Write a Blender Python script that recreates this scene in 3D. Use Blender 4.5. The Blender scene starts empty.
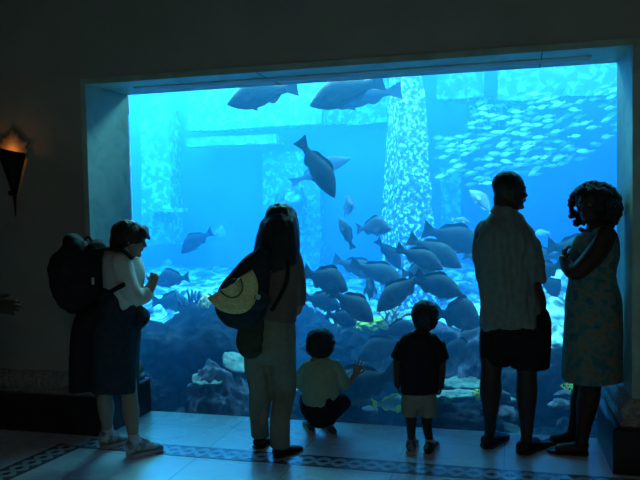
import bpy, bmesh, math, random
from mathutils import Vector as V, Matrix, noise
from mathutils.bvhtree import BVHTree
C = bpy.context.scene.collection
PI = math.pi
sc = bpy.context.scene

# ------------------------------------------------------------------ camera
F = 720.0
YAW, PITCH, ROLL = 0.266, -0.048, -0.020
CAM = V((0.567, -4.956, 1.56))
_f = V((-math.sin(YAW)*math.cos(PITCH), math.cos(YAW)*math.cos(PITCH), math.sin(PITCH)))
_r = V((math.cos(YAW), math.sin(YAW), 0)); _u = _r.cross(_f)
CR = math.cos(ROLL)*_r + math.sin(ROLL)*_u
CU = -math.sin(ROLL)*_r + math.cos(ROLL)*_u
NH = V((-math.sin(YAW), math.cos(YAW), 0))      # horizontal view direction
RH = V((math.cos(YAW), math.sin(YAW), 0))       # horizontal right
def ray(px, py):
    return (_f + CR*((px-320)/F) - CU*((py-240)/F))
def at_y(px, py, Y):
    d = ray(px, py); return CAM + d*((Y-CAM.y)/d.y)
def at_z(px, py, Z):
    d = ray(px, py); return CAM + d*((Z-CAM.z)/d.z)
cam = bpy.data.cameras.new('camera'); cam.sensor_width = 36; cam.lens = F/640*36
cam.clip_end = 200
co = bpy.data.objects.new('camera', cam); C.objects.link(co)
m = Matrix((CR, CU, -_f)).transposed().to_4x4(); m.translation = CAM
co.matrix_world = m
sc.camera = co
sc.view_settings.view_transform = 'Standard'; sc.view_settings.look = 'None'
sc.view_settings.gamma = 1; sc.view_settings.use_curve_mapping = False
sc.view_settings.exposure = 0.0
sc.cycles.use_denoising = True
sc.cycles.volume_bounces = 1
sc.cycles.max_bounces = 8
sc.cycles.diffuse_bounces = 3
sc.cycles.transparent_max_bounces = 12
sc.cycles.sample_clamp_indirect = 4
sc.cycles.caustics_reflective = False; sc.cycles.caustics_refractive = False

# ------------------------------------------------------------------ mesh helpers
def newobj(name, me, mat=None, parent=None, smooth=True, loc=None):
    o = bpy.data.objects.new(name, me); C.objects.link(o)
    if mat is not None and not me.materials: me.materials.append(mat)
    if smooth:
        me.polygons.foreach_set('use_smooth', [True]*len(me.polygons))
    if parent is not None: o.parent = parent
    if loc is not None: o.location = loc
    return o
def bmobj(name, bm, mat, parent=None, smooth=False, loc=None):
    bmesh.ops.recalc_face_normals(bm, faces=bm.faces)
    me = bpy.data.meshes.new(name); bm.to_mesh(me); bm.free()
    return newobj(name, me, mat, parent, smooth, loc)
def thing(name, label, cat, loc=(0, 0, 0), group=None, rz=0):
    o = bpy.data.objects.new(name, None); C.objects.link(o); o.empty_display_size = .1
    o.location = loc; o.rotation_euler = (0, 0, rz)
    return tag(o, label, cat, group)
def tag(o, label=None, cat=None, group=None, kind=None):
    if label: o['label'] = label
    if cat: o['category'] = cat
    if group: o['group'] = group
    if kind: o['kind'] = kind
    return o
def box(bm, x0, x1, y0, y1, z0, z1, bev=0):
    r = bmesh.ops.create_cube(bm, size=1)
    for v in r['verts']:
        v.co = V((x0+(v.co.x+.5)*(x1-x0), y0+(v.co.y+.5)*(y1-y0), z0+(v.co.z+.5)*(z1-z0)))
    if bev:
        es = list({e for v in r['verts'] for e in v.link_edges})
        bmesh.ops.bevel(bm, geom=es, offset=bev, segments=2, affect='EDGES', profile=.5)
def boxobj(name, b, mat, bev=0, parent=None):
    bm = bmesh.new(); box(bm, *b, bev); return bmobj(name, bm, mat, parent)
def struct(o, label=None):
    o['kind'] = 'structure'
    if label: o['label'] = label
    return o
# ------------------------------------------------------------------ materials
def mat(name, col, rough=.7, spec=.3, **kw):
    m = bpy.data.materials.new(name); m.use_nodes = True
    b = m.node_tree.nodes['Principled BSDF']
    b.inputs['Base Color'].default_value = (*col, 1); b.inputs['Roughness'].default_value = rough
    b.inputs['Specular IOR Level'].default_value = spec
    for k, v in kw.items(): b.inputs[k.replace('_', ' ')].default_value = v
    return m
def N(nt, t, **kw):
    n = nt.nodes.new(t)
    for k, v in kw.items():
        if k in ('operation', 'blend_type', 'feature', 'data_type', 'wave_type', 'bands_direction', 'noise_dimensions', 'distance', 'interpolation', 'rings_direction'): setattr(n, k, v)
        else: n.inputs[k.replace('_', ' ')].default_value = v
    return n
def ramp(nt, fac, stops):
    r = nt.nodes.new('ShaderNodeValToRGB'); nt.links.new(fac, r.inputs[0])
    e = r.color_ramp.elements
    while len(e) > 1: e.remove(e[0])
    e[0].position = stops[0][0]; e[0].color = (*stops[0][1], 1)
    for p, c in stops[1:]:
        k = e.new(p); k.color = (*c, 1)
    return r
def noisemat(name, stops, scale=5, detail=4, rough=.8, spec=.2, bump=0, distort=0, coord='Object', stretch=(1, 1, 1), kind='noise'):
    m = mat(name, stops[0][1], rough, spec); nt = m.node_tree; b = nt.nodes['Principled BSDF']
    tc = nt.nodes.new('ShaderNodeTexCoord'); mp = nt.nodes.new('ShaderNodeMapping')
    nt.links.new(tc.outputs[coord], mp.inputs[0]); mp.inputs['Scale'].default_value = stretch
    if kind == 'noise':
        n = N(nt, 'ShaderNodeTexNoise', Scale=scale, Detail=detail, Distortion=distort); out = n.outputs[0]
    else:
        n = N(nt, 'ShaderNodeTexVoronoi', Scale=scale); out = n.outputs[0]
    nt.links.new(mp.outputs[0], n.inputs['Vector'])
    r = ramp(nt, out, stops); nt.links.new(r.outputs[0], b.inputs['Base Color'])
    if bump:
        bp = N(nt, 'ShaderNodeBump', Strength=bump, Distance=.02); nt.links.new(out, bp.inputs['Height']); nt.links.new(bp.outputs[0], b.inputs['Normal'])
    return m
# ------------------------------------------------------------------ room
XL, XR, H, D, PJ, HP = -2.28, 1.193, 2.427, 0.523, 0.121, 0.263
FL, FR = XL-.02, XR+.015                     # opening edges on the front of the wall
wallm = noisemat('plaster_wall', [(.3, (.40, .36, .31)), (.7, (.47, .43, .37))], 3, 5, .85, .15, .15)
stone = noisemat('reveal_stone', [(.25, (.30, .42, .37)), (.5, (.42, .58, .50)), (.72, (.50, .64, .54))], 4, 6, .55, .3, .25, 1.5)
plinm = noisemat('dark_plinth_marble', [(.3, (.012, .013, .016)), (.7, (.03, .03, .034))], 6, 5, .3, .4)
def wallbox(name, x0, x1, z0, z1, lab=None):
    return struct(boxobj(name, (x0, x1, -D, .0, z0, z1), wallm), lab)
W0, W1, CEIL = -5.2, 4.2, 3.7
# ================================================================== ROOM
wallbox('wall_left', W0, FL-.04, 0, CEIL, 'dark beige plaster wall left of the aquarium window')
wallbox('wall_right', FR+.04, W1, 0, CEIL, 'dark beige plaster wall right of the aquarium window')
wallbox('wall_top', FL-.04, FR+.04, H+.04, CEIL, 'dark plaster wall above the aquarium window')
# stone lining of the opening (jambs and head, mitred look by separate pieces)
def lining(name, corners, lab):
    bm = bmesh.new(); vs = [bm.verts.new(c) for c in corners]
    for f in ((0,1,2,3), (7,6,5,4), (0,4,5,1), (1,5,6,2), (2,6,7,3), (3,7,4,0)): bm.faces.new([vs[i] for i in f])
    return struct(bmobj(name, bm, stone), lab)
o4 = .04; yf = -D-.006
lining('window_frame_left', [(FL, yf, 0), (XL, 0, 0), (XL, 0, H), (FL, yf, H), (FL-o4, yf, 0), (XL-o4-.02, 0, 0), (XL-o4-.02, 0, H+o4), (FL-o4, yf, H+o4)], 'pale stone jamb lining left side of the window')
lining('window_frame_right', [(FR, yf, 0), (XR, 0, 0), (XR, 0, H), (FR, yf, H), (FR+o4, yf, 0), (XR+o4+.015, 0, 0), (XR+o4+.015, 0, H+o4), (FR+o4, yf, H+o4)], 'pale stone jamb lining right side of the window')
lining('window_frame_top', [(FL, yf, H), (XL, 0, H), (XR, 0, H), (FR, yf, H), (FL-o4, yf, H+o4), (XL-o4-.02, 0, H+o4), (XR+o4+.015, 0, H+o4), (FR+o4, yf, H+o4)], 'pale stone lining under the head of the window')
# slotted rails set along the soffit
slotm = mat('slot_metal', (.75, .80, .80), .35, .6); darkm = mat('slot_dark', (.02, .02, .02), .6)
bm = bmesh.new()
for k in range(4):
    y = -.30+k*.035
    box(bm, XL+.22, XR-.18, y, y+.010, H-.009, H+.001)
sr = bmobj('trim_1', bm, slotm); struct(sr, 'slim metal slot rails along the window soffit')
bm = bmesh.new()
for x in (.72, -1.05): box(bm, x, x+.006, -D+.01, -.005, H-.003, H+.001)
struct(bmobj('trim_2', bm, darkm), 'dark joints across the soffit stone')
# plinth with the moulding on it: the profile follows the wall and turns into the opening
def lpath(side):
    if side < 0: return [(W0, -D), (FL, -D), (XL, -.001)], 1
    return [(XR, -.001), (FR, -D), (W1, -D)], 1
def extrude_profile(name, path, prof, m, lab):
    # prof: list of (offset from wall, z); offset grows into the room / opening
    bm = bmesh.new(); n = len(path); rings = []
    for i, p in enumerate(path):
        p = V((p[0], p[1], 0)); nn = []
        if i > 0: d = (p-V((*path[i-1], 0))).normalized(); nn.append(V((d.y, -d.x, 0)))
        if i < n-1: d = (V((*path[i+1], 0))-p).normalized(); nn.append(V((d.y, -d.x, 0)))
        if len(nn) == 2:
            b = (nn[0]+nn[1]).normalized(); b = b/max(.3, b.dot(nn[0]))
        else: b = nn[0]
        rings.append([bm.verts.new(p+b*o+V((0, 0, z))) for o, z in prof])
    for a, b in zip(rings, rings[1:]):
        for k in range(len(prof)): bm.faces.new((a[k], a[(k+1) % len(prof)], b[(k+1) % len(prof)], b[k]))
    bm.faces.new(rings[0]); bm.faces.new(rings[-1][::-1])
    return struct(bmobj(name, bm, m), lab)
plin = [(0, 0), (PJ, 0), (PJ, HP-.012), (PJ-.012, HP), (0, HP)]
mould = [(0, HP+.001), (.075, HP+.001), (.078, HP+.02), (.05, HP+.035), (.058, HP+.05), (.07, HP+.075), (.066, HP+.10), (.045, HP+.125), (.03, HP+.13), (.028, HP+.145), (.0, HP+.15)]
frm = noisemat('carved_moulding', [(.35, (.26, .25, .23)), (.6, (.42, .41, .37))], 38, 3, .6, .3, .9, .6)
for side, nm in ((-1, 'left'), (1, 'right')):
    pa, _ = lpath(side)
    extrude_profile('baseboard_'+nm, pa, plin, plinm, 'black marble plinth along the '+nm+' wall')
    extrude_profile('trim_%d' % (3 if side < 0 else 4), pa, mould, frm, 'rounded stone moulding on top of the '+nm+' plinth')
# carved leaves on the moulding
bm = bmesh.new()
x = W0+.05
while x < FL-.05:
    r = bmesh.ops.create_uvsphere(bm, u_segments=8, v_segments=6, radius=1)
    a = math.sin(x*31)*.5
    for v in r['verts']:
        c = v.co.copy(); v.co = V((x+c.x*.016+c.z*.022*math.sin(a), -D-.060+c.y*.014, HP+.075+c.z*.04))
    x += .045
struct(bmobj('trim_5', bm, frm, smooth=True), 'row of carved leaves on the left wall moulding')
# floor: polished marble slabs with fine joints
fm = mat('marble_floor', (.4, .4, .4), .10, .5); nt = fm.node_tree; b = nt.nodes['Principled BSDF']
tc = nt.nodes.new('ShaderNodeTexCoord')
br = nt.nodes.new('ShaderNodeTexBrick'); br.offset = 0
for k, v in dict(Scale=1, Mortar_Size=.004, Mortar_Smooth=.3, Bias=0, Brick_Width=.62, Row_Height=.62).items(): br.inputs[k.replace('_', ' ')].default_value = v
br.inputs['Color1'].default_value = (.80, .81, .79, 1); br.inputs['Color2'].default_value = (.73, .75, .74, 1); br.inputs['Mortar'].default_value = (.42, .43, .43, 1)
mp = nt.nodes.new('ShaderNodeMapping'); mp.inputs['Location'].default_value = (.13, .30, 0)
nt.links.new(tc.outputs['Object'], mp.inputs[0]); nt.links.new(mp.outputs[0], br.inputs['Vector'])
nz = N(nt, 'ShaderNodeTexNoise', Scale=2.3, Detail=6, Distortion=1.4); nt.links.new(tc.outputs['Object'], nz.inputs['Vector'])
rp = ramp(nt, nz.outputs[0], [(.3, (.62, .62, .62)), (.5, (.95, .95, .93)), (.62, (1, 1, 1))])
mx = N(nt, 'ShaderNodeMix', data_type='RGBA', blend_type='MULTIPLY', Factor=1.0)
nt.links.new(br.outputs[0], mx.inputs[6]); nt.links.new(rp.outputs[0], mx.inputs[7]); nt.links.new(mx.outputs[2], b.inputs['Base Color'])
rr = ramp(nt, nz.outputs[0], [(.3, (.32, .32, .32)), (.7, (.22, .22, .22))]); nt.links.new(rr.outputs[0], b.inputs['Roughness'])
bm = bmesh.new(); box(bm, W0, W1, -8.5, .0, -.12, 0); struct(bmobj('floor', bm, fm), 'polished pale marble floor of the viewing hall')
# braided mosaic border let into the floor
def border(name, p0, p1, w, lab):
    p0, p1 = V((*p0, 0)), V((*p1, 0)); d = p1-p0; L = d.length
    m = mat('mosaic_braid', (.3, .3, .3), .2, .45); nt = m.node_tree; b = nt.nodes['Principled BSDF']
    tc = nt.nodes.new('ShaderNodeTexCoord'); sp = nt.nodes.new('ShaderNodeSeparateXYZ'); nt.links.new(tc.outputs['Object'], sp.inputs[0])
    def M(op, a, bb=None, c=None):
        n = nt.nodes.new('ShaderNodeMath'); n.operation = op
        for i, v in enumerate((a, bb, c)):
            if v is None: continue
            if isinstance(v, (int, float)): n.inputs[i].default_value = v
            else: nt.links.new(v, n.inputs[i])
        return n.outputs[0]
    X, Y = sp.outputs[0], M('DIVIDE', sp.outputs[1], w/2)
    s = M('SINE', M('MULTIPLY', X, 2*PI/.2))
    c = M('SINE', M('ADD', M('MULTIPLY', X, 2*PI/.2), 0))
    d1 = M('ABSOLUTE', M('SUBTRACT', Y, M('MULTIPLY', s, .5))); d2 = M('ABSOLUTE', M('ADD', Y, M('MULTIPLY', s, .5)))
    over = M('GREATER_THAN', M('SINE', M('MULTIPLY', X, PI/(w*1.6)*1.0+0)), 2)  # never
    st1 = M('LESS_THAN', d1, .24); st2 = M('LESS_THAN', d2, .24)
    l1 = M('LESS_THAN', M('ABSOLUTE', M('SUBTRACT', d1, .12)), .035); l2 = M('LESS_THAN', M('ABSOLUTE', M('SUBTRACT', d2, .12)), .035)
    cosn = M('COSINE', M('MULTIPLY', X, 2*PI/.2))
    eye = M('LESS_THAN', M('ADD', M('POWER', M('MULTIPLY', cosn, .9), 2), M('POWER', M('MULTIPLY', Y, 4), 2)), .16)
    edge = M('GREATER_THAN', M('ABSOLUTE', Y), .84); edge2 = M('GREATER_THAN', M('ABSOLUTE', Y), .93)
    strand = M('SUBTRACT', M('MAXIMUM', st1, st2), M('MULTIPLY', M('MAXIMUM', l1, l2), .55))
    v = M('ADD', .13, M('MULTIPLY', M('MAXIMUM', strand, 0), .40))
    v = M('SUBTRACT', v, M('MULTIPLY', eye, .07)); v = M('ADD', M('MULTIPLY', v, M('SUBTRACT', 1, edge)), M('MULTIPLY', edge, .07))
    v = M('ADD', v, M('MULTIPLY', edge2, .16))
    vo = N(nt, 'ShaderNodeTexVoronoi', Scale=90.0); nt.links.new(tc.outputs['Object'], vo.inputs['Vector'])
    v = M('MULTIPLY', v, M('ADD', .8, M('MULTIPLY', vo.outputs['Distance'], .5)))
    cb = nt.nodes.new('ShaderNodeCombineColor'); nt.links.new(v, cb.inputs[0]); nt.links.new(M('MULTIPLY', v, 1.03), cb.inputs[1]); nt.links.new(v, cb.inputs[2])
    nt.links.new(cb.outputs[0], b.inputs['Base Color'])
    bm = bmesh.new(); box(bm, 0, L, -w/2, w/2, 0.0, .0025)
    o = bmobj(name, bm, m); o.location = p0; o.rotation_euler = (0, 0, math.atan2(d.y, d.x)); return struct(o, lab)
ym = sum(at_z(x_, y_, 0).y for x_, y_ in ((255, 456.6), (340, 463.5), (480, 473)))/3
corner = at_z(88, 443.5, 0); far = at_z(12, 478, 0)
border('trim_6', (corner.x-.02, ym), (W1, ym), .185, 'braided mosaic border in the floor along the window')
dd = (far-corner).normalized()*2.6
border('trim_7', (corner.x+dd.x*0-.09, ym-.05), (corner.x+dd.x-.09, ym-.05+dd.y), .185, 'braided mosaic border turning across the floor at the left')
# clear acrylic viewing pane
gm = bpy.data.materials.new('clear_acrylic'); gm.use_nodes = True; nt = gm.node_tree; nt.nodes.clear()
o = nt.nodes.new('ShaderNodeOutputMaterial'); t = nt.nodes.new('ShaderNodeBsdfTransparent'); g = nt.nodes.new('ShaderNodeBsdfGlossy'); mi = nt.nodes.new('ShaderNodeMixShader')
g.inputs['Roughness'].default_value = .02; lw = nt.nodes.new('ShaderNodeFresnel'); lw.inputs[0].default_value = 1.33
t.inputs[0].default_value = (.97, .99, 1, 1)
nt.links.new(lw.outputs[0], mi.inputs[0]); nt.links.new(t.outputs[0], mi.inputs[1]); nt.links.new(g.outputs[0], mi.inputs[2]); nt.links.new(mi.outputs[0], o.inputs[0])
struct(boxobj('window_1', (XL-.02, XR+.015, .001, .05, -.1, H+.04), gm), 'large clear aquarium viewing pane')
# ceiling slab, rear and side walls of the hall
cm = mat('hall_ceiling', (.25, .23, .2), .9)
struct(boxobj('ceiling', (W0, W1, -8.5, 0, CEIL, CEIL+.1), cm), 'dark hall ceiling')
struct(boxobj('wall_rear', (W0-.1, W1+.1, -8.6, -8.5, -.12, CEIL+.1), wallm)); struct(boxobj('wall_side_left', (W0-.1, W0, -8.5, 0, -.12, CEIL+.1), wallm)); struct(boxobj('wall_side_right', (W1, W1+.1, -8.5, 0, -.12, CEIL+.1), wallm))
# ---- wall sconce: half-cone metal torch, lit from inside, with a plaster fan behind
iron = mat('dark_iron', (.008, .008, .008), .6, .2)
sc_c = at_y(14, 150, -D-.005); sc_t = at_y(17, 193, -D-.005); s_ = (sc_c-CAM).dot(_f)/F
sx = sc_c.x
t = thing('wall_sconce', 'dark iron cone shaped torch sconce glowing orange on the left wall', 'wall lamp', (sx, -D-.012, sc_t.z))
zt, zb = sc_c.z-sc_t.z, 0
bm = bmesh.new(); rings = []
nseg = 20
for k in range(9):
    f = k/8; z = zb+(zt-zb)*f; r = .02+(.105-.02)*f**1.05
    rings.append([bm.verts.new((math.cos(PI*j/nseg)*r*1.02+.022*(1-f)*0, -math.sin(PI*j/nseg)*r*1.25, z-.028*math.cos(PI*j/nseg)*f)) for j in range(nseg+1)])
for A, B in zip(rings, rings[1:]):
    for j in range(nseg): bm.faces.new((A[j], A[j+1], B[j+1], B[j]))
o = bmobj('shade', bm, iron, t, smooth=True); md = o.modifiers.new('s', 'SOLIDIFY'); md.thickness = .006
bm = bmesh.new()
r = bmesh.ops.create_cone(bm, segments=12, radius1=.003, radius2=.014, depth=.17, cap_ends=True); bmesh.ops.translate(bm, verts=r['verts'], vec=(.012, -.02, -.085))
r = bmesh.ops.create_uvsphere(bm, u_segments=12, v_segments=8, radius=.02); bmesh.ops.translate(bm, verts=r['verts'], vec=(-.012, -.03, .0))
bmobj('stem', bm, iron, t, smooth=True)
fanm = noisemat('scorched_plaster', [(.3, (.30, .22, .16)), (.7, (.42, .33, .25))], 9, 5, .8, .2, .5)
bm = bmesh.new()
for k in range(9):
    a = PI*(.04+.92*k/8); L = .14+.02*math.sin(k*2.1)
    r = bmesh.ops.create_uvsphere(bm, u_segments=10, v_segments=8, radius=1)
    for v in r['verts']:
        c = v.co.copy(); w = .036*(1-.2*c.z)
        q = V((c.x*w, c.y*.012, (c.z+1)*L/2))
        v.co = V((q.x*math.sin(a)+q.z*math.cos(a), q.y-.004, zt+.0+q.z*math.sin(a)-q.x*math.cos(a)+.03*(math.sin(a)-1)))
bmobj('leaf_fan', bm, fanm, t, smooth=True)
l = bpy.data.lights.new('sconce_bulb', 'POINT'); l.energy = .24; l.color = (1, .36, .08); l.shadow_soft_size = .03
lo = bpy.data.objects.new('sconce_bulb', l); C.objects.link(lo); lo.location = (sx, -D-.075, sc_c.z-.012)
# ================================================================== TANK
TX0, TX1, TY1, TZ0, TZ1 = -9.8, 4.6, 8.2, -1.6, 4.35
rend = noisemat('tank_render', [(.3, (.34, .36, .37)), (.65, (.42, .43, .43))], 1.2, 4, .9, .1)
struct(boxobj('wall_tank_back', (TX0-.2, TX1+.2, TY1, TY1+.2, TZ0-.1, TZ1+.2), rend), 'pale rendered wall at the back of the tank')
struct(boxobj('wall_tank_left', (TX0-.2, TX0, .06, TY1, TZ0-.1, TZ1+.2), rend))
struct(boxobj('wall_tank_right', (TX1, TX1+.2, .06, TY1, TZ0-.1, TZ1+.2), rend))
struct(boxobj('wall_tank_front_left', (TX0-.2, XL-.021, .001, .059, TZ0-.1, TZ1+.2), rend)); struct(boxobj('wall_tank_front_right', (XR+.016, TX1+.2, .001, .059, TZ0-.1, TZ1+.2), rend))
struct(boxobj('wall_tank_front_top', (XL-.02, XR+.015, .001, .059, H+.041, TZ1+.2), rend)); struct(boxobj('wall_tank_front_base', (XL-.02, XR+.015, .001, .059, TZ0-.1, -.101), rend))
struct(boxobj('floor_tank', (TX0, TX1, .06, TY1, TZ0-.1, TZ0), rend))
wm = bpy.data.materials.new('sea_water'); wm.use_nodes = True; nt = wm.node_tree; nt.nodes.clear()
o = nt.nodes.new('ShaderNodeOutputMaterial'); ad = nt.nodes.new('ShaderNodeAddShader')
s = nt.nodes.new('ShaderNodeVolumeScatter'); s.inputs['Color'].default_value = (.07, .42, 1, 1); s.inputs['Density'].default_value = .084; s.inputs['Anisotropy'].default_value = .25
a = nt.nodes.new('ShaderNodeVolumeAbsorption'); a.inputs['Color'].default_value = (.26, .70, .942, 1); a.inputs['Density'].default_value = .62
nt.links.new(s.outputs[0], ad.inputs[0]); nt.links.new(a.outputs[0], ad.inputs[1]); nt.links.new(ad.outputs[0], o.inputs['Volume'])
w = boxobj('water', (TX0+.003, TX1-.003, .062, TY1-.003, TZ0+.003, TZ1), wm); struct(w, 'clear blue sea water filling the tank')

def seabed_z(x, y):
    # low by the glass, a broad rubble shelf further back
    base = -.55+.80*min(1, max(0, (y-.3)/2.6))
    base += .12*min(1, max(0, (y-4)/4))
    n = noise.noise(V((x*.55, y*.55, 1.3)))*.22+noise.noise(V((x*1.7, y*1.7, 4.1)))*.10+noise.noise(V((x*4.5, y*4.5, 7.7)))*.05
    return base+n
sand = noisemat('coral_sand', [(.30, (.05, .06, .065)), (.44, (.16, .18, .17)), (.54, (.38, .40, .36)), (.66, (.80, .80, .72))], 4.5, 8, .9, .1, .6, .8)
bm = bmesh.new(); nx, ny = 150, 90; g = []
for j in range(ny+1):
    y = .07+(TY1-.08)*(j/ny)**1.25
    g.append([bm.verts.new((TX0+.01+(TX1-TX0-.02)*i/nx, y, seabed_z(TX0+(TX1-TX0)*i/nx, y))) for i in range(nx+1)])
for j in range(ny):
    for i in range(nx): bm.faces.new((g[j][i], g[j][i+1], g[j+1][i+1], g[j+1][i]))
me = bpy.data.meshes.new('seabed'); bm.to_mesh(me); bm.free()
struct(newobj('seabed', me, sand), 'pale coral rubble seabed of the tank'); bpy.data.objects['seabed']['kind'] = 'structure'

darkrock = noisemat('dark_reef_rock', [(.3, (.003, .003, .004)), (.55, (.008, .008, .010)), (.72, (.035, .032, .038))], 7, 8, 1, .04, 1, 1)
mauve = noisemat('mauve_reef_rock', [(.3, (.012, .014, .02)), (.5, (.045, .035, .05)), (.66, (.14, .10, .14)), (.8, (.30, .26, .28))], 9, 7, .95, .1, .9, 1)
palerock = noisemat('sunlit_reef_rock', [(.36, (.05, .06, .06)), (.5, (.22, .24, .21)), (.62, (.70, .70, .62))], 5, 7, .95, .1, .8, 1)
def rock_bm(seed, rx, ry, rz, amp=.35, sub=5, flat=0, f1=1.3):
    bm = bmesh.new(); bmesh.ops.create_icosphere(bm, subdivisions=sub, radius=1)
    for v in bm.verts:
        n = v.co.normalized(); o = V((seed*3.7, seed*1.9, seed*.7))
        k = 1+amp*noise.noise(n*f1+o)+amp*.5*noise.noise(n*3.1+o)+amp*.28*noise.noise(n*7+o)+amp*.14*abs(noise.noise(n*15+o))
        c = n*k; v.co = V((c.x*rx, c.y*ry, max(c.z, -.6)*rz))
    return bm
def rock(px, py, Y, rpx, rzpx, m, seed, lab, ry=None, name='reef_rock', group=None, cat='rock', amp=.42, sub=5):
    p = at_y(px, py, Y); k = (p-CAM).dot(_f)/F; rx = rpx*k
    o = bmobj(name, rock_bm(seed, rx, ry or rx*.8, rzpx*k, amp, sub), m, smooth=True); o.location = p
    o.rotation_euler = (0, 0, .3*math.sin(seed*5)); return tag(o, lab, cat, group)
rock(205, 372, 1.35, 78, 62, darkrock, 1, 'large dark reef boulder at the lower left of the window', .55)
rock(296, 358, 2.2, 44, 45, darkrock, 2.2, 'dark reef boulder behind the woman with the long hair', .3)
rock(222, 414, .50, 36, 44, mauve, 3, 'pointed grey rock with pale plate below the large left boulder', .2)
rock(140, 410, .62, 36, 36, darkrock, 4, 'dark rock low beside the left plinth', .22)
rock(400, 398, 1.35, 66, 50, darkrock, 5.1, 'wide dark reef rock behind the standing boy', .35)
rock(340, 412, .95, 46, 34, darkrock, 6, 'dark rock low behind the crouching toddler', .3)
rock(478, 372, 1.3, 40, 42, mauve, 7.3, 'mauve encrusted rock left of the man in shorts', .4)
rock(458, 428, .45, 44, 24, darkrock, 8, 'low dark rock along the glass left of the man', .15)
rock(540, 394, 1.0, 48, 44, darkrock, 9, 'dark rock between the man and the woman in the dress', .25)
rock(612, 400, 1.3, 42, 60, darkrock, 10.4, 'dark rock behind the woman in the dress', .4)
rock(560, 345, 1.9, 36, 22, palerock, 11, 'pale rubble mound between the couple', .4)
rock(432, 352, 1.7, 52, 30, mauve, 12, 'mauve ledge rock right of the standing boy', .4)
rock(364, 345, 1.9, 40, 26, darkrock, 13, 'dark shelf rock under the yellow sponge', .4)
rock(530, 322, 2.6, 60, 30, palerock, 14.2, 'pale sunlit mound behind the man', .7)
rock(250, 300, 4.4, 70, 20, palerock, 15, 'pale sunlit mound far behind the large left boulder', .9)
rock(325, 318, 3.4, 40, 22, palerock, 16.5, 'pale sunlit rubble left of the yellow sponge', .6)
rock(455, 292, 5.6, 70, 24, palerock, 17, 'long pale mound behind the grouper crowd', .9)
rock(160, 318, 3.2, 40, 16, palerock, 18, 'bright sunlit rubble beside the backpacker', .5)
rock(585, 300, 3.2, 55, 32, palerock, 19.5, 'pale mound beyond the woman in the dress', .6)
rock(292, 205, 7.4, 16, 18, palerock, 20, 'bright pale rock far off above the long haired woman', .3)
random.seed(5)
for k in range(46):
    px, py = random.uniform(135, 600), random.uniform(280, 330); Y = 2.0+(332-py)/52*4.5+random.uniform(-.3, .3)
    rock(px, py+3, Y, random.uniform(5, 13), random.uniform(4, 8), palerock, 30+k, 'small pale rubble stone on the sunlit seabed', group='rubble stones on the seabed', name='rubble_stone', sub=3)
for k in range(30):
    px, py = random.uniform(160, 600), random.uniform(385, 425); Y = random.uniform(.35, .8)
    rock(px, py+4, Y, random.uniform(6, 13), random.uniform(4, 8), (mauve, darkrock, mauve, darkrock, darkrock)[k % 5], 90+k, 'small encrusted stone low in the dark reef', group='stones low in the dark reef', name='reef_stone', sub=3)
# pale plates and sand ledge
def plate(px, py, Y, w, h, m, seed, lab, tilt=.3, name='plate_coral', cat='coral'):
    p = at_y(px, py, Y); k = (p-CAM).dot(_f)/F; bm = bmesh.new()
    nr, ns = 6, 28; rows = []
    for i in range(1, nr+1):
        row = []
        for j in range(ns):
            a = 2*PI*j/ns; rr = i/nr*(1+.18*noise.noise(V((math.cos(a)*1.5, math.sin(a)*1.5, seed)))+.08*noise.noise(V((math.cos(a)*5, math.sin(a)*5, seed))))
            row.append(bm.verts.new((math.cos(a)*rr*w/2*k, math.sin(a)*rr*h/2*k*1.5, .02*noise.noise(V((math.cos(a)*rr*3, math.sin(a)*rr*3, seed))))))
        rows.append(row)
    c = bm.verts.new((0, 0, 0))
    for j in range(ns): bm.faces.new((c, rows[0][j], rows[0][(j+1) % ns]))
    for A, B in zip(rows, rows[1:]):
        for j in range(ns): bm.faces.new((A[j], B[j], B[(j+1) % ns], A[(j+1) % ns]))
    o = bmobj(name, bm, m, smooth=True); md = o.modifiers.new('s', 'SOLIDIFY'); md.thickness = .02; o.location = p
    o.rotation_euler = (tilt, .05*math.sin(seed), seed); return tag(o, lab, cat)
plm = noisemat('pale_plate', [(.3, (.05, .06, .06)), (.6, (.15, .17, .15))], 14, 5, .9, .1, .5)
plate(210, 377, .42, 34, 18, plm, .2, 'pale flat plate coral on the pointed grey rock', .35)
plate(237, 364, .60, 30, 22, plm, .9, 'bright ledge of pale sand left of the khaki trousers', .5, 'sand_ledge', 'ledge')
plate(465, 382, .82, 42, 15, plm, .1, 'pale plate coral stepping down left of the man', .3)
plate(455, 396, .62, 50, 10, plm, .4, 'broad low plate coral under the stepped one', .25)
plate(418, 404, .6, 60, 10, plm, 1.4, 'thin pale plate coral behind the boy\'s shorts', .25)
plate(505, 398, .62, 26, 10, plm, 2.4, 'small pale plate coral between the man\'s calves', .25)
plate(552, 372, .9, 30, 12, plm, 3.4, 'pale plate coral between the couple\'s legs', .3)
plate(415, 312, 1.9, 34, 10, plm, 4.4, 'pale plate coral under the branching coral', .25)
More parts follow.
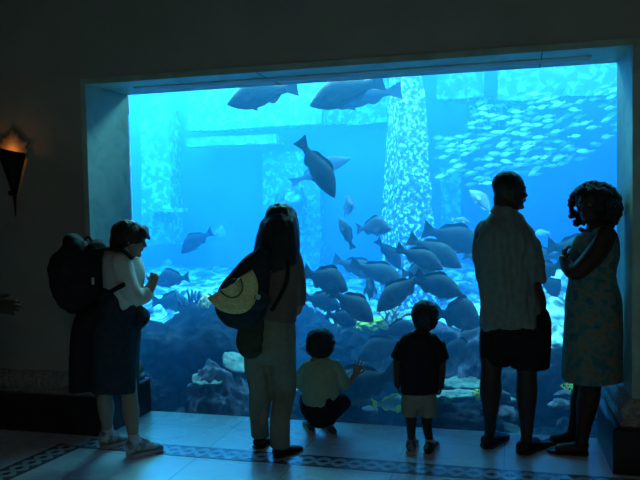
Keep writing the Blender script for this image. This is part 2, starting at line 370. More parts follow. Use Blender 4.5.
# corals
def tubechain(bm, pts, r0, r1, seg=8):
    rings = []
    for i, p in enumerate(pts):
        t = (pts[min(i+1, len(pts)-1)]-pts[max(i-1, 0)]).normalized(); a = t.cross(V((0, 1, .1))).normalized(); b = t.cross(a)
        r = r0+(r1-r0)*i/(len(pts)-1)
        rings.append([bm.verts.new(p+a*math.cos(2*PI*j/seg)*r+b*math.sin(2*PI*j/seg)*r) for j in range(seg)])
    for A, B in zip(rings, rings[1:]):
        for j in range(seg): bm.faces.new((A[j], A[(j+1) % seg], B[(j+1) % seg], B[j]))
    bm.faces.new(rings[0][::-1]); tip = bm.verts.new(pts[-1]+(pts[-1]-pts[-2]).normalized()*r1)
    for j in range(seg): bm.faces.new((rings[-1][j], rings[-1][(j+1) % seg], tip))
def branch(bm, p, d, L, r, depth, rnd):
    q = [p+d*L*i/4+V((rnd.uniform(-1, 1), rnd.uniform(-1, 1), rnd.uniform(-.5, .5)))*L*.05*(i > 0) for i in range(5)]
    tubechain(bm, q, r, r*.72)
    if depth > 0:
        for s in (-1, 1):
            nd = (d+V((s*rnd.uniform(.5, .9), rnd.uniform(-.5, .5), rnd.uniform(.0, .5)))).normalized()
            branch(bm, q[-1], nd, L*rnd.uniform(.65, .85), r*.72, depth-1, rnd)
        if rnd.random() < .5: branch(bm, q[2], (d+V((rnd.choice((-1, 1))*.9, .2, .1))).normalized(), L*.6, r*.6, depth-1, rnd)
def coral(px, py, Y, L, r, depth, m, seed, lab, n=3, name='branching_coral', spread=.6):
    p = at_y(px, py, Y); k = (p-CAM).dot(_f)/F; rnd = random.Random(seed); bm = bmesh.new()
    for i in range(n):
        a = -spread+2*spread*i/max(1, n-1)
        branch(bm, V((0, 0, -.03)), V((a, rnd.uniform(-.3, .3), 1)).normalized(), L*k, r*k, depth, rnd)
    o = bmobj(name, bm, m, smooth=True); o.location = p; return tag(o, lab, 'coral')
tanc = mat('tan_coral', (.45, .38, .26), .9, .1); bluec = mat('slate_coral', (.05, .08, .10), .9, .1); yelc = noisemat('yellow_sponge', [(.3, (.45, .36, .04)), (.7, (.85, .70, .12))], 20, 4, .9, .1, .8)
coral(392, 326, 1.75, 11, 2.2, 2, tanc, 3, 'tan antler coral branching above the boy\'s head', 3)
coral(328, 348, 1.7, 10, 1.4, 2, bluec, 4, 'slate branching coral left of the toddler\'s head', 2)
coral(478, 397, .6, 5, 1.0, 2, yelc, 6, 'yellow green bushy coral left of the man\'s calf', 3)
coral(568, 390, .7, 5, 1.0, 2, yelc, 7, 'yellow green bushy coral left of the floral dress hem', 3)
coral(522, 345, 1.2, 6, 1.1, 2, yelc, 9, 'yellow green coral behind the man\'s shorts', 3)
p = at_y(196, 314, 1.6); k = (p-CAM).dot(_f)/F; bm = bmesh.new(); rnd = random.Random(2)
for i in range(11):
    x = (-21+i*4.2)*k; h = rnd.uniform(12, 24)*k
    q = [V((x*.8, rnd.uniform(-.03, .03), 0))+V((x*.25, 0, h))*j/4+V((rnd.uniform(-1, 1), 0, 0))*.006 for j in range(5)]; tubechain(bm, q, 1.3*k, 1.2*k)
    if i % 2: tubechain(bm, [q[2], q[2]+V((.02, 0, .03)), q[2]+V((.025, 0, .09))], 1.1*k, 1.0*k)
box(bm, -16*k, 20*k, -.04, .04, -.06, .01)
o = bmobj('finger_coral', bm, bluec, smooth=True); o.location = p; tag(o, 'dark finger coral standing on the large left boulder', 'coral')
rock(371, 326, 1.75, 17, 8, yelc, 41, 'wide yellow sponge lump between the groupers', .1, 'sponge', cat='sponge', amp=.5)
rock(341, 331, 1.8, 4, 7, yelc, 42, 'small yellow sponge knob above the toddler', .06, 'sponge', cat='sponge', amp=.5, sub=4)
rock(205, 305, 1.5, 7, 10, noisemat('orange_sponge', [(.3, (.4, .22, .08)), (.7, (.7, .42, .2))], 20, 4, .9, .1, .8), 43, 'orange tan sponge beside the straw hat', .08, 'sponge', cat='sponge', amp=.5, sub=4)
# ruins at the back: pale blocks, caustic light painted in as bright mottling
ruin = noisemat('caustic_pillar_stone', [(.40, (.05, .07, .09)), (.50, (.13, .15, .17)), (.56, (.26, .27, .27)), (.62, (.85, .85, .8))], 20, 6, .9, .1, .5, .3)
ruinb = noisemat('caustic_ruin_stone', [(.46, (.37, .39, .39)), (.54, (.52, .54, .54)), (.60, (.92, .94, .92))], 9, 7, .9, .1, .3, .6)  # bright specks are sunlit caustic ripples put into the colour
def weather(bm, amp=.02, cuts=6):
    bmesh.ops.subdivide_edges(bm, edges=bm.edges[:], cuts=cuts, use_grid_fill=True)
    for v in bm.verts:
        v.co += V((noise.noise(v.co*2.1), noise.noise(v.co*2.1+V((5, 0, 0))), noise.noise(v.co*2.1+V((0, 7, 0)))))*amp
def block(name, pxs, Y, th, m, lab, cat='ruin', amp=.04):
    (x0, y0), (x1, y1) = pxs; a = at_y(x0, y0, Y); b = at_y(x1, y1, Y)
    bm = bmesh.new(); box(bm, a.x, b.x, Y, Y+th, b.z, a.z); weather(bm, amp); o = bmobj(name, bm, m, smooth=False); return tag(o, lab, cat)
# main pillar
pb, pt = at_y(408, 262, 4.2), at_y(405, 60, 4.2); k = (pb-CAM).dot(_f)/F
bm = bmesh.new(); box(bm, -.5, .5, -.5, .5, -.9, pt.z-pb.z+.6); bmesh.ops.subdivide_edges(bm, edges=bm.edges[:], cuts=14, use_grid_fill=True)
for v in bm.verts:
    f = (v.co.z+.9)/(pt.z-pb.z+1.5); w = (47.3-28.4*f)*k
    v.co.x *= w; v.co.y *= w; v.co += V((noise.noise(v.co*3), noise.noise(v.co*3+V((3, 3, 3))), 0))*.04
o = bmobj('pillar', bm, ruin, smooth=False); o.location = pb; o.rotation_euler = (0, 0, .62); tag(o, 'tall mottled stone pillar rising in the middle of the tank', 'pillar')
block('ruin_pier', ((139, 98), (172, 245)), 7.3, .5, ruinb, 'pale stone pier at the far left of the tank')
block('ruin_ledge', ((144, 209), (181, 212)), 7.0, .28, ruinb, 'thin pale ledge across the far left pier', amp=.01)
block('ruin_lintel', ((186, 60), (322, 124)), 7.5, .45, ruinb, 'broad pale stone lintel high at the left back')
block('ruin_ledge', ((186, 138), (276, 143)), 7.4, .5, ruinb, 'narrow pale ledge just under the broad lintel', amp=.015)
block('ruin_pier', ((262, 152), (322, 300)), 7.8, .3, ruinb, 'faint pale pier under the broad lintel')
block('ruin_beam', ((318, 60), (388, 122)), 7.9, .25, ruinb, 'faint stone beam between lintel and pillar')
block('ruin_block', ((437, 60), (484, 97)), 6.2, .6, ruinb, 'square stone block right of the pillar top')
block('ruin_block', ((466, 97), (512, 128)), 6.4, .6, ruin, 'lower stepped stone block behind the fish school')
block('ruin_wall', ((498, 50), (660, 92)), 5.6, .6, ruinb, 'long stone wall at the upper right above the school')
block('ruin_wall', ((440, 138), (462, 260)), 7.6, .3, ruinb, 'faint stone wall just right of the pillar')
# daylight over the open tank, plus an added front fill
def area(name, loc, sx, sy, E, col, rot=(0, 0, 0), spread=PI):
    l = bpy.data.lights.new(name, 'AREA'); l.shape = 'RECTANGLE'; l.size = sx; l.size_y = sy; l.energy = E; l.color = col; l.spread = spread
    ob = bpy.data.objects.new(name, l); C.objects.link(ob); ob.location = loc; ob.rotation_euler = rot; return ob
SKY = (.76, 1.24, .84)
area('skylight_left', (-5.7, 4.8, TZ1-.03), 7.0, 6.4, 3300, SKY)
area('skylight_right', (1.2, 4.3, TZ1-.03), 4.5, 6.2, 240, SKY)
area('front_fill', (.1, 2.0, TZ1-.03), 5, 2.2, 1850, SKY)  # extra light added over the front water to brighten the hall floor
struct(boxobj('ceiling_tank', (TX0, TX1, .06, .9, TZ1+.02, TZ1+.12), rend))
w = bpy.data.worlds.new('w'); sc.world = w; w.use_nodes = True; w.node_tree.nodes['Background'].inputs[0].default_value = (.01, .01, .01, 1)
l = bpy.data.lights.new('pillar_sun_spot', 'SPOT'); l.energy = 800; l.spot_size = math.radians(34); l.spot_blend = .6; l.shadow_soft_size = .1; l.color = (1, 1, .95)  # sun-like spot added to brighten the right face of the pillar
lo = bpy.data.objects.new('pillar_sun_spot', l); C.objects.link(lo); lo.location = (2.6, 1.4, TZ1-.05); lo.rotation_euler = (V((pb.x, 4.2, 1.4))-lo.location).to_track_quat('-Z', 'Y').to_euler()
area('hall_fill', (1, -6.5, CEIL-.05), 2, 1.2, 15.0, (1, .84, .74))  # unseen fill light added overhead to lift the dark hall
# ================================================================== FISH
def interp(tab, t):
    for (a, va), (b, vb) in zip(tab, tab[1:]):
        if t <= b: f = (t-a)/(b-a); f = f*f*(3-2*f) if False else f; return tuple(x+(y-x)*f for x, y in zip(va, vb))
    return tab[-1][1]
def fish_body(prof, seg=18, n=30):
    # nose at x=+.5, tail root at about -.36; prof: t -> (top, bottom, half width)
    bm = bmesh.new(); rings = []
    for i in range(n+1):
        t = i/n; top, bot, w = interp(prof, t); x = .5-.86*t; zc = (top+bot)/2; rz = (top-bot)/2
        ring = []
        for j in range(seg):
            a = 2*PI*j/seg; ca, sa = math.cos(a), math.sin(a)
            ring.append(bm.verts.new((x, ca*w*(1-.18*abs(sa)**3), zc+sa*rz)))
        rings.append(ring)
    for A, B in zip(rings, rings[1:]):
        for j in range(seg): bm.faces.new((A[j], A[(j+1) % seg], B[(j+1) % seg], B[j]))
    bm.faces.new(rings[0]); bm.faces.new(rings[-1][::-1])
    return bm
def fin(outline, th=.006, nsub=0):
    # outline in x,z; extruded and thinned
    bm = bmesh.new(); n = len(outline)
    a = [bm.verts.new((x, th, z)) for x, z in outline]; b = [bm.verts.new((x, -th, z)) for x, z in outline]
    bm.faces.new(a); bm.faces.new(b[::-1])
    for i in range(n): bm.faces.new((a[i], b[i], b[(i+1) % n], a[(i+1) % n]))
    bmesh.ops.triangulate(bm, faces=[f for f in bm.faces if len(f.verts) > 4])
    return bm
def smoothcurve(pts, k=4):
    out = []
    for i in range(len(pts)-1):
        p0 = pts[max(0, i-1)]; p1 = pts[i]; p2 = pts[i+1]; p3 = pts[min(len(pts)-1, i+2)]
        for j in range(k):
            t = j/k; out.append(tuple(.5*((2*p1[c])+(-p0[c]+p2[c])*t+(2*p0[c]-5*p1[c]+4*p2[c]-p3[c])*t*t+(-p0[c]+3*p1[c]-3*p2[c]+p3[c])*t**3) for c in (0, 1)))
    out.append(pts[-1]); return out
PROF = {
 'grouper': [(0, (-.03, -.045, .008)), (.05, (.005, -.07, .028)), (.14, (.06, -.10, .058)), (.27, (.118, -.132, .082)), (.42, (.155, -.145, .088)), (.58, (.14, -.13, .072)), (.75, (.09, -.085, .045)), (.9, (.05, -.05, .022)), (1, (.046, -.046, .012))],
 'snapper': [(0, (-.04, -.055, .007)), (.05, (.0, -.08, .024)), (.14, (.07, -.105, .045)), (.27, (.145, -.128, .064)), (.42, (.18, -.13, .066)), (.58, (.155, -.12, .055)), (.75, (.09, -.08, .034)), (.9, (.042, -.045, .016)), (1, (.04, -.04, .009))],
 'jack': [(0, (.0, -.02, .008)), (.06, (.05, -.055, .03)), (.2, (.125, -.125, .05)), (.42, (.165, -.165, .055)), (.65, (.125, -.125, .04)), (.85, (.035, -.035, .016)), (1, (.018, -.018, .008))],
}
def fishmat(name, back, side, belly, rough=.5, stripe=None):
    m = mat(name, side, rough, .12); nt = m.node_tree; b = nt.nodes['Principled BSDF']
    tc = nt.nodes.new('ShaderNodeTexCoord'); sp = nt.nodes.new('ShaderNodeSeparateXYZ'); nt.links.new(tc.outputs['Object'], sp.inputs[0])
    nz = N(nt, 'ShaderNodeTexNoise', Scale=14.0, Detail=6); nt.links.new(tc.outputs['Object'], nz.inputs['Vector'])
    ad = nt.nodes.new('ShaderNodeMath'); ad.operation = 'MULTIPLY_ADD'; nt.links.new(nz.outputs[0], ad.inputs[0]); ad.inputs[1].default_value = .16; nt.links.new(sp.outputs[2], ad.inputs[2])
    mr = nt.nodes.new('ShaderNodeMapRange'); mr.inputs[1].default_value = -.10; mr.inputs[2].default_value = .22; nt.links.new(ad.outputs[0], mr.inputs[0])
    r = ramp(nt, mr.outputs[0], [(.08, belly), (.38, side), (.8, back)]); nt.links.new(r.outputs[0], b.inputs['Base Color'])
    vo = N(nt, 'ShaderNodeTexVoronoi', Scale=55.0); nt.links.new(tc.outputs['Object'], vo.inputs['Vector'])
    bp = N(nt, 'ShaderNodeBump', Strength=.25, Distance=.01); nt.links.new(vo.outputs[0], bp.inputs['Height']); nt.links.new(bp.outputs[0], b.inputs['Normal'])
    return m
FM = {
 'dark': fishmat('dark_grouper_skin', (.008, .010, .012), (.022, .025, .026), (.05, .05, .05)),
 'grey': fishmat('grey_grouper_skin', (.025, .030, .034), (.07, .078, .08), (.19, .19, .18)),
 'pale': fishmat('pale_fish_skin', (.16, .18, .19), (.30, .32, .33), (.50, .50, .48)),
 'yellowtail': fishmat('snapper_skin', (.12, .14, .14), (.24, .26, .24), (.36, .36, .30)),
 'silver': fishmat('silver_fish_skin', (.22, .28, .28), (.36, .43, .42), (.55, .60, .56), .3),
}
yfin = mat('yellow_fin', (.55, .50, .06), .6, .2); eyem = mat('fish_eye', (.01, .01, .012), .15, .6)
def mesh_of(bm, name, m, smooth=True):
    bmesh.ops.recalc_face_normals(bm, faces=bm.faces); me = bpy.data.meshes.new(name); bm.to_mesh(me); bm.free(); me.materials.append(m)
    if smooth: me.polygons.foreach_set('use_smooth', [True]*len(me.polygons))
    return me
FMESH = {}
def fish_parts(kind, mk):
    if (kind, mk) in FMESH: return FMESH[(kind, mk)]
    m = FM[mk]; fm_ = yfin if mk == 'yellowtail' else m; pr = PROF[kind]; P = []
    P.append(('body', mesh_of(fish_body(pr), 'fish_body', m)))
    fork = .06 if kind == 'grouper' else .11
    tail = smoothcurve([(-.34, .043), (-.40, .068), (-.5, .108)])+smoothcurve([(-.5+.006, .09), (-.5+fork*.5, 0), (-.5+.006, -.09)])+smoothcurve([(-.5, -.108), (-.40, -.068), (-.34, -.043)])
    P.append(('tail_fin', mesh_of(fin(tail, .005), 'tail_fin', fm_, False)))
    def top(x, k=0): t = (.5-x)/.86; return interp(pr, t)[k]
    xs = [.18-.055*i for i in range(9)]
    up = [(x, top(x)-.015) for x in xs]; hh = [0, .022, .034, .036, .034, .034, .042, .038, .0]
    P.append(('dorsal_fin', mesh_of(fin(smoothcurve([(x, top(x)+h) for x, h in zip(xs, hh)], 3)+up[::-1], .005), 'dorsal_fin', fm_, False)))
    xs = [-.08, -.14, -.20, -.26]; hh = [0, .04, .036, 0]
    P.append(('anal_fin', mesh_of(fin(smoothcurve([(x, top(x, 1)-h) for x, h in zip(xs, hh)], 3)+[(x, top(x, 1)+.012) for x in xs[::-1]], .005), 'anal_fin', fm_, False)))
    for s in (-1, 1):
        b = fin(smoothcurve([(.0, .0), (-.03, .045), (-.12, .03), (-.15, -.02), (-.09, -.05), (-.02, -.03), (0, 0)], 3), .004)
        w = interp(pr, .3)[2]
        M_ = Matrix.Translation((.24, s*(w*.93), -.03)) @ Matrix.Rotation(s*-.22, 4, 'Z') @ Matrix.Rotation(s*.08, 4, 'X'); b.transform(M_)
        P.append(('pectoral_fin', mesh_of(b, 'pectoral_fin', fm_, False)))
        b = fin([(.0, 0), (-.03, -.03), (-.09, -.045), (-.06, .0)], .004); M_ = Matrix.Translation((.17, s*.03, top(.17, 1)+.02)) @ Matrix.Rotation(s*-.35, 4, 'X'); b.transform(M_)
        P.append(('pelvic_fin', mesh_of(b, 'pelvic_fin', fm_, False)))
        t = .12; tp, bt, w = interp(pr, t); b = bmesh.new(); bmesh.ops.create_uvsphere(b, u_segments=10, v_segments=8, radius=.015)
        for v in b.verts: v.co.y *= .5
        bmesh.ops.translate(b, verts=b.verts, vec=(.5-.86*t, s*w*.86, bt+(tp-bt)*.68)); P.append(('eye', mesh_of(b, 'fish_eye', eyem)))
    FMESH[(kind, mk)] = P; return P
def orient(o, p0, p1, roll, L, hz, wy):
    x = (p1-p0).normalized(); up = V((0, 0, 1))
    if abs(x.z) > .93: up = V((RH.x, RH.y, .2))
    y = up.cross(x).normalized(); z = x.cross(y)
    R_ = Matrix((x, y, z)).transposed() @ Matrix.Rotation(roll, 3, 'X')
    o.rotation_euler = R_.to_euler(); o.scale = (L, L*wy, L*hz); o.location = (p0+p1)/2
def fish(hx, hy, tx, ty, Y, hpx, kind, mk, lab, dy=0, roll=0, wy=1, name=None, group=None):
    """head pixel, tail pixel, distance behind the glass, body height in px, dy: how much farther the head is"""
    p1 = at_y(hx, hy, Y+dy/2); p0 = at_y(tx, ty, Y-dy/2); L = (p1-p0).length
    k = ((p0+p1)/2-CAM).dot(_f)/F
    pr = PROF[kind]; hmax = max(a[1][0]-a[1][1] for a in pr); hz = hpx*k/(hmax*L)
    t = thing(name or kind, lab, 'fish', group=group); orient(t, p0, p1, roll, L, hz, wy*hz*(1.0 if dy == 0 else 1))
    for nm, me in fish_parts(kind, mk):
        o = bpy.data.objects.new(nm, me); C.objects.link(o); o.parent = t
    return t
G, S_ = 'grouper', 'snapper'
fish(227, 101, 298, 86, 1.2, 29, G, 'dark', 'dark grouper under the window head, left one of the top pair', roll=.1)
fish(309, 102, 384, 80, 1.25, 31, G, 'dark', 'dark grouper under the window head, head at left in front of another')
fish(322, 101, 402, 90, 1.75, 25, G, 'dark', 'dark fish overlapped by the grouper, forked tail by the pillar top')
fish(337, 196, 299, 139, 1.1, 23, G, 'dark', 'dark grouper diving steeply nose down in open water')
fish(350, 156, 290, 184, 2.6, 16, S_, 'grey', 'grey snapper passing behind the diving grouper', dy=-.15)
fish(352, 202, 344, 212, 2.4, 19, S_, 'grey', 'round looking grey fish seen end on below the diving grouper', dy=-.32)
fish(340, 217, 353, 249, 1.7, 11, G, 'grey', 'slim grey fish hanging head up left of the pillar')
fish(391, 226, 356, 229, 1.9, 19, S_, 'grey', 'grey snapper in front of the pillar facing right, high in the crowd', dy=-.2)
fish(349, 287, 303, 272, 1.15, 27, G, 'dark', 'dark stocky grouper right of the long haired woman', roll=-.1)
fish(382, 276, 333, 259, 2.3, 19, G, 'grey', 'grouper with its pale tail above the dark stocky grouper')
fish(407, 282, 350, 263, 1.6, 21, G, 'grey', 'long grey grouper heading right into the crowd')
fish(402, 268, 376, 239, 1.9, 14, S_, 'dark', 'slender dark fish slanting down in front of the pillar foot')
fish(486, 247, 423, 229, 1.7, 27, G, 'dark', 'large dark grouper with its head hidden behind the man')
fish(463, 265, 408, 238, 1.45, 23, G, 'grey', 'grey grouper nosing down right, left of the man')
fish(444, 267, 396, 248, 1.2, 20, G, 'grey', 'grey grouper under the down nosing one, white mark on side')
fish(437, 270, 401, 274, 1.5, 21, S_, 'grey', 'blunt grey fish turning its face to the glass', dy=-.3)
fish(463, 291, 408, 279, 1.1, 25, G, 'grey', 'pale bellied grouper above the standing boy', roll=.15)
fish(375, 309, 424, 274, 1.0, 23, G, 'grey', 'grouper slanting down left above the standing boy')
fish(371, 286, 369, 293, 1.7, 24, S_, 'dark', 'small dark fish seen head on in the crowd', dy=-.35, wy=.9)
fish(375, 319, 331, 291, .95, 24, G, 'grey', 'speckled grey grouper slanting down right over the sponge')
fish(341, 305, 303, 297, 1.45, 20, G, 'dark', 'dark grouper hidden behind the speckled one')
fish(357, 322, 326, 314, 1.3, 18, G, 'dark', 'dark fish heading right above the toddler')
fish(482, 318, 434, 313, 1.1, 33, S_, 'grey', 'deep bodied blue grey fish left of the man\'s shorts')
fish(357, 356, 409, 340, 1.0, 25, G, 'dark', 'dark grouper facing left behind the boy\'s left shoulder')
fish(326, 396, 399, 372, .48, 38, G, 'dark', 'largest dark grouper low behind the toddler\'s raised hand')
fish(300, 345, 352, 352, 1.2, 22, G, 'dark', 'dark grouper behind the toddler\'s head')
fish(418, 325, 380, 334, 1.25, 18, G, 'dark', 'dark fish left of the standing boy\'s head')
fish(414, 405, 371, 404, .45, 17, S_, 'yellowtail', 'grey snapper with yellow tail and fins beside the boy\'s shorts')
fish(445, 345, 478, 355, 1.0, 22, G, 'dark', 'dark grouper right of the boy\'s shoulder')
fish(180, 251, 213, 231, 2.6, 16, S_, 'dark', 'dark fish nose down alone in open water at the left')
fish(155, 281, 190, 277, 2.0, 18, S_, 'grey', 'grey fish right of the backpacker\'s face, upper of two')
fish(192, 303, 152, 301, 1.9, 19, G, 'grey', 'grey grouper below the upper fish beside the backpacker')
fish(471, 189, 494, 215, 2.2, 13, S_, 'pale', 'pale fish rising to the left above the man\'s shoulder', roll=.4)
fish(500, 262, 463, 254, 2.1, 19, S_, 'grey', 'grey fish with only its tail showing left of the man')
fish(600, 252, 547, 246, 1.6, 27, G, 'dark', 'large dark grouper just left of the woman\'s folded arms')
fish(516, 252, 562, 257, 2.0, 18, G, 'grey', 'grey grouper between the couple facing left')
fish(529, 276, 563, 264, 1.4, 21, G, 'dark', 'dark fish beside the man\'s elbow, pale mark on side')
fish(560, 295, 541, 276, 1.8, 17, S_, 'dark', 'dark fish slanting down between the couple')
fish(534, 234, 550, 232, 3.0, 7, S_, 'silver', 'small pale fish alone right of the man\'s collar')
fish(470, 222, 451, 219, 2.6, 6, S_, 'yellowtail', 'small yellow tinged fish above the large dark grouper')
fish(494, 410, 519, 413, .6, 15, G, 'grey', 'grey fish between the man\'s calves')
fish(337, 333, 345, 322, 1.5, 6, S_, 'yellowtail', 'tiny yellow fish above the toddler')
fish(226, 233, 214, 232, 5.2, 12, S_, 'silver', 'pale round fish behind the lone dark fish', wy=1.2)
fish(172, 263, 163, 262, 4.6, 6, S_, 'silver', 'tiny pale fish left of the lone dark fish')
# the school
proto = None; me_s = None
bm = fish_body(PROF['jack'], 10, 12)
tmp = fin([(-.33, .03), (-.47, .10), (-.42, 0), (-.47, -.10), (-.33, -.03)], .005); me_t = bpy.data.meshes.new('t'); tmp.to_mesh(me_t); bm.from_mesh(me_t)
tmp = fin([(.1, .13), (-.02, .17), (-.14, .12), (.1, .1)], .005); tmp.to_mesh(me_t); bm.from_mesh(me_t)
me_s = mesh_of(bm, 'schooling_fish', FM['silver'])
random.seed(11); placed = []; tries = 0
def inschool(x, y):
    if y < 84+(615-x)*.10 or x < 436 or x > 620: return False
    if x < 470: return 128+(470-x)*.25 < y < 178
    if x < 520: return 102 < y < 187-(x-470)*.02
    return y < 187-(x-520)*.45
while len(placed) < 205 and tries < 9000:
    tries += 1
    x, y = random.uniform(436, 618), random.uniform(82, 190)
    if not inschool(x, y): continue
    if x > 560 and random.random() < .55: continue
    Y = random.uniform(3.4, 5.6)
    if any(abs(x-a) < 8 and abs(y-b) < 3.6 and abs(Y-c) < .5 for a, b, c in placed): continue
    p = at_y(x, y, Y)
    if any((p-q).length < .14 for q in [at_y(*t_) for t_ in placed]): continue
    placed.append((x, y, Y))
    o = bpy.data.objects.new('schooling_fish', me_s); C.objects.link(o)
    ang = random.gauss(.16, .13)+(.12 if x > 560 else 0); flip = random.random() < .12
    L = random.uniform(.15, .195); d = (-RH if not flip else RH)*math.cos(ang)+V((0, 0, -math.sin(ang) if not flip else math.sin(ang)*.3))+NH*random.uniform(-.35, .25)
    d.normalize(); orient(o, p-d*L/2, p+d*L/2, random.uniform(-.3, .3), L, 1.0, 1)
    tag(o, 'small silvery fish in the dense school at the upper right', 'fish', 'schooling silvery fish at the upper right')
# ================================================================== PEOPLE
def catmull(p, t):
    n = len(p)-1; i = min(int(t), n-1); f = t-i
    a, b, c, d = p[max(0, i-1)], p[i], p[i+1], p[min(n, i+2)]
    return tuple(.5*(2*b[k]+(c[k]-a[k])*f+(2*a[k]-5*b[k]+4*c[k]-d[k])*f*f+(3*b[k]-a[k]-3*c[k]+d[k])*f**3) for k in range(len(b)))
def tube(bm, pts, ref=None, seg=18, sub=5, round0=True, round1=True, expo=2.0, lin=False):
    """pts: (Vector, ra, rb) - ra across the ref direction, rb along it"""
    ref = ref or NH; P = [(*p[0], p[1], p[2]) for p in pts]; n = len(P)-1; S = []
    m = n*sub
    for i in range(m+1):
        t = i/sub
        if lin:
            k = min(int(t), n-1); f = t-k; q = tuple(P[k][c]*(1-f)+P[k+1][c]*f for c in range(5))
        else: q = catmull(P, t)
        S.append((V(q[:3]), max(q[3], .002), max(q[4], .002)))
    rings = []
    def ring(c, T, ra, rb):
        a = ref.cross(T)
        if a.length < .15: a = V((0, 0, 1)).cross(T)
        a.normalize(); b = T.cross(a).normalized(); vs = []
        for j in range(seg):
            th = 2*PI*j/seg; ca, sa = math.cos(th), math.sin(th)
            if expo != 2: ca = math.copysign(abs(ca)**(2/expo), ca); sa = math.copysign(abs(sa)**(2/expo), sa)
            vs.append(bm.verts.new(c+a*ca*ra+b*sa*rb))
        return vs
    T0 = (S[1][0]-S[0][0]).normalized(); T1 = (S[-1][0]-S[-2][0]).normalized()
    if round0:
        for f in (.97, .75, .45):
            r = min(S[0][1], S[0][2]); h = math.sqrt(1-f*f) if False else f
            rings.append(ring(S[0][0]-T0*r*f, T0, S[0][1]*math.sqrt(1-f*f), S[0][2]*math.sqrt(1-f*f)))
    for i, (c, ra, rb) in enumerate(S):
        T = (S[min(i+1, m)][0]-S[max(i-1, 0)][0])
        T = T.normalized() if T.length > 1e-6 else T0
        rings.append(ring(c, T, ra, rb))
    if round1:
        for f in (.45, .75, .97):
            r = min(S[-1][1], S[-1][2]); rings.append(ring(S[-1][0]+T1*r*f, T1, S[-1][1]*math.sqrt(1-f*f), S[-1][2]*math.sqrt(1-f*f)))
    for A, B in zip(rings, rings[1:]):
        for j in range(seg): bm.faces.new((A[j], A[(j+1) % seg], B[(j+1) % seg], B[j]))
    bm.faces.new(rings[0][::-1]); bm.faces.new(rings[-1])
def blob(bm, c, r, axes=None, sub=3):
    x = bmesh.ops.create_icosphere(bm, subdivisions=sub, radius=1)
    ax = axes or (RH, NH, V((0, 0, 1)))
    for v in x['verts']: q = v.co.copy(); v.co = c+ax[0]*q.x*r[0]+ax[1]*q.y*r[1]+ax[2]*q.z*r[2]
def remesh(bm, name, m, parent, vox=.007, smooth=3, fold=None, fac=.5):
    bmesh.ops.recalc_face_normals(bm, faces=bm.faces)
    me = bpy.data.meshes.new(name); bm.to_mesh(me); bm.free()
    o = bpy.data.objects.new('tmp', me); C.objects.link(o)
    r = o.modifiers.new('r', 'REMESH'); r.mode = 'VOXEL'; r.voxel_size = vox
    s = o.modifiers.new('s', 'SMOOTH'); s.iterations = smooth; s.factor = fac
    dg = bpy.context.evaluated_depsgraph_get(); dg.update()
    me2 = bpy.data.meshes.new_from_object(o.evaluated_get(dg)); me2.name = name
    bpy.data.objects.remove(o); bpy.data.meshes.remove(me)
    if fold:
        amp, fx, fz, seed = fold; ns = [v.normal.copy() for v in me2.vertices]
        for v, n in zip(me2.vertices, ns):
            q = V((v.co.x*fx, v.co.y*fx, v.co.z*fz))+V((seed, seed*.3, 0))
            k = noise.noise(q)+.5*noise.noise(q*2.1)
            v.co += n*amp*k
    base = parent.location
    for v in me2.vertices: v.co -= base
    return newobj(name, me2, m, parent)
class Fig:
    def __init__(s, px, py, label, name='person', off=0):
        s.base = at_z(px, py, 0); s.k = (s.base-CAM).dot(_f)/F
        s.root = thing(name, label, 'person', s.base)
    def J(s, x, y, d=0):
        r = ray(x, y); n = NH; t = ((s.base+n*d-CAM).dot(n))/r.dot(n); return CAM+r*t
    def pt(s, x, y, d, ra, rb=None): return (s.J(x, y, d), ra*s.k, (rb if rb is not None else ra)*s.k)
    def chain(s, bm, L, **kw): tube(bm, [s.pt(*p) for p in L], **kw)
HS = [(-.5, .25, .02, .075), (-.42, .345, .10, .17), (-.32, .37, .19, .235), (-.22, .385, .28, .28), (-.12, .39, .37, .31), (0, .375, .425, .325), (.12, .40, .44, .335), (.24, .375, .43, .325), (.34, .30, .38, .285), (.43, .17, .28, .20), (.485, .03, .15, .10)]
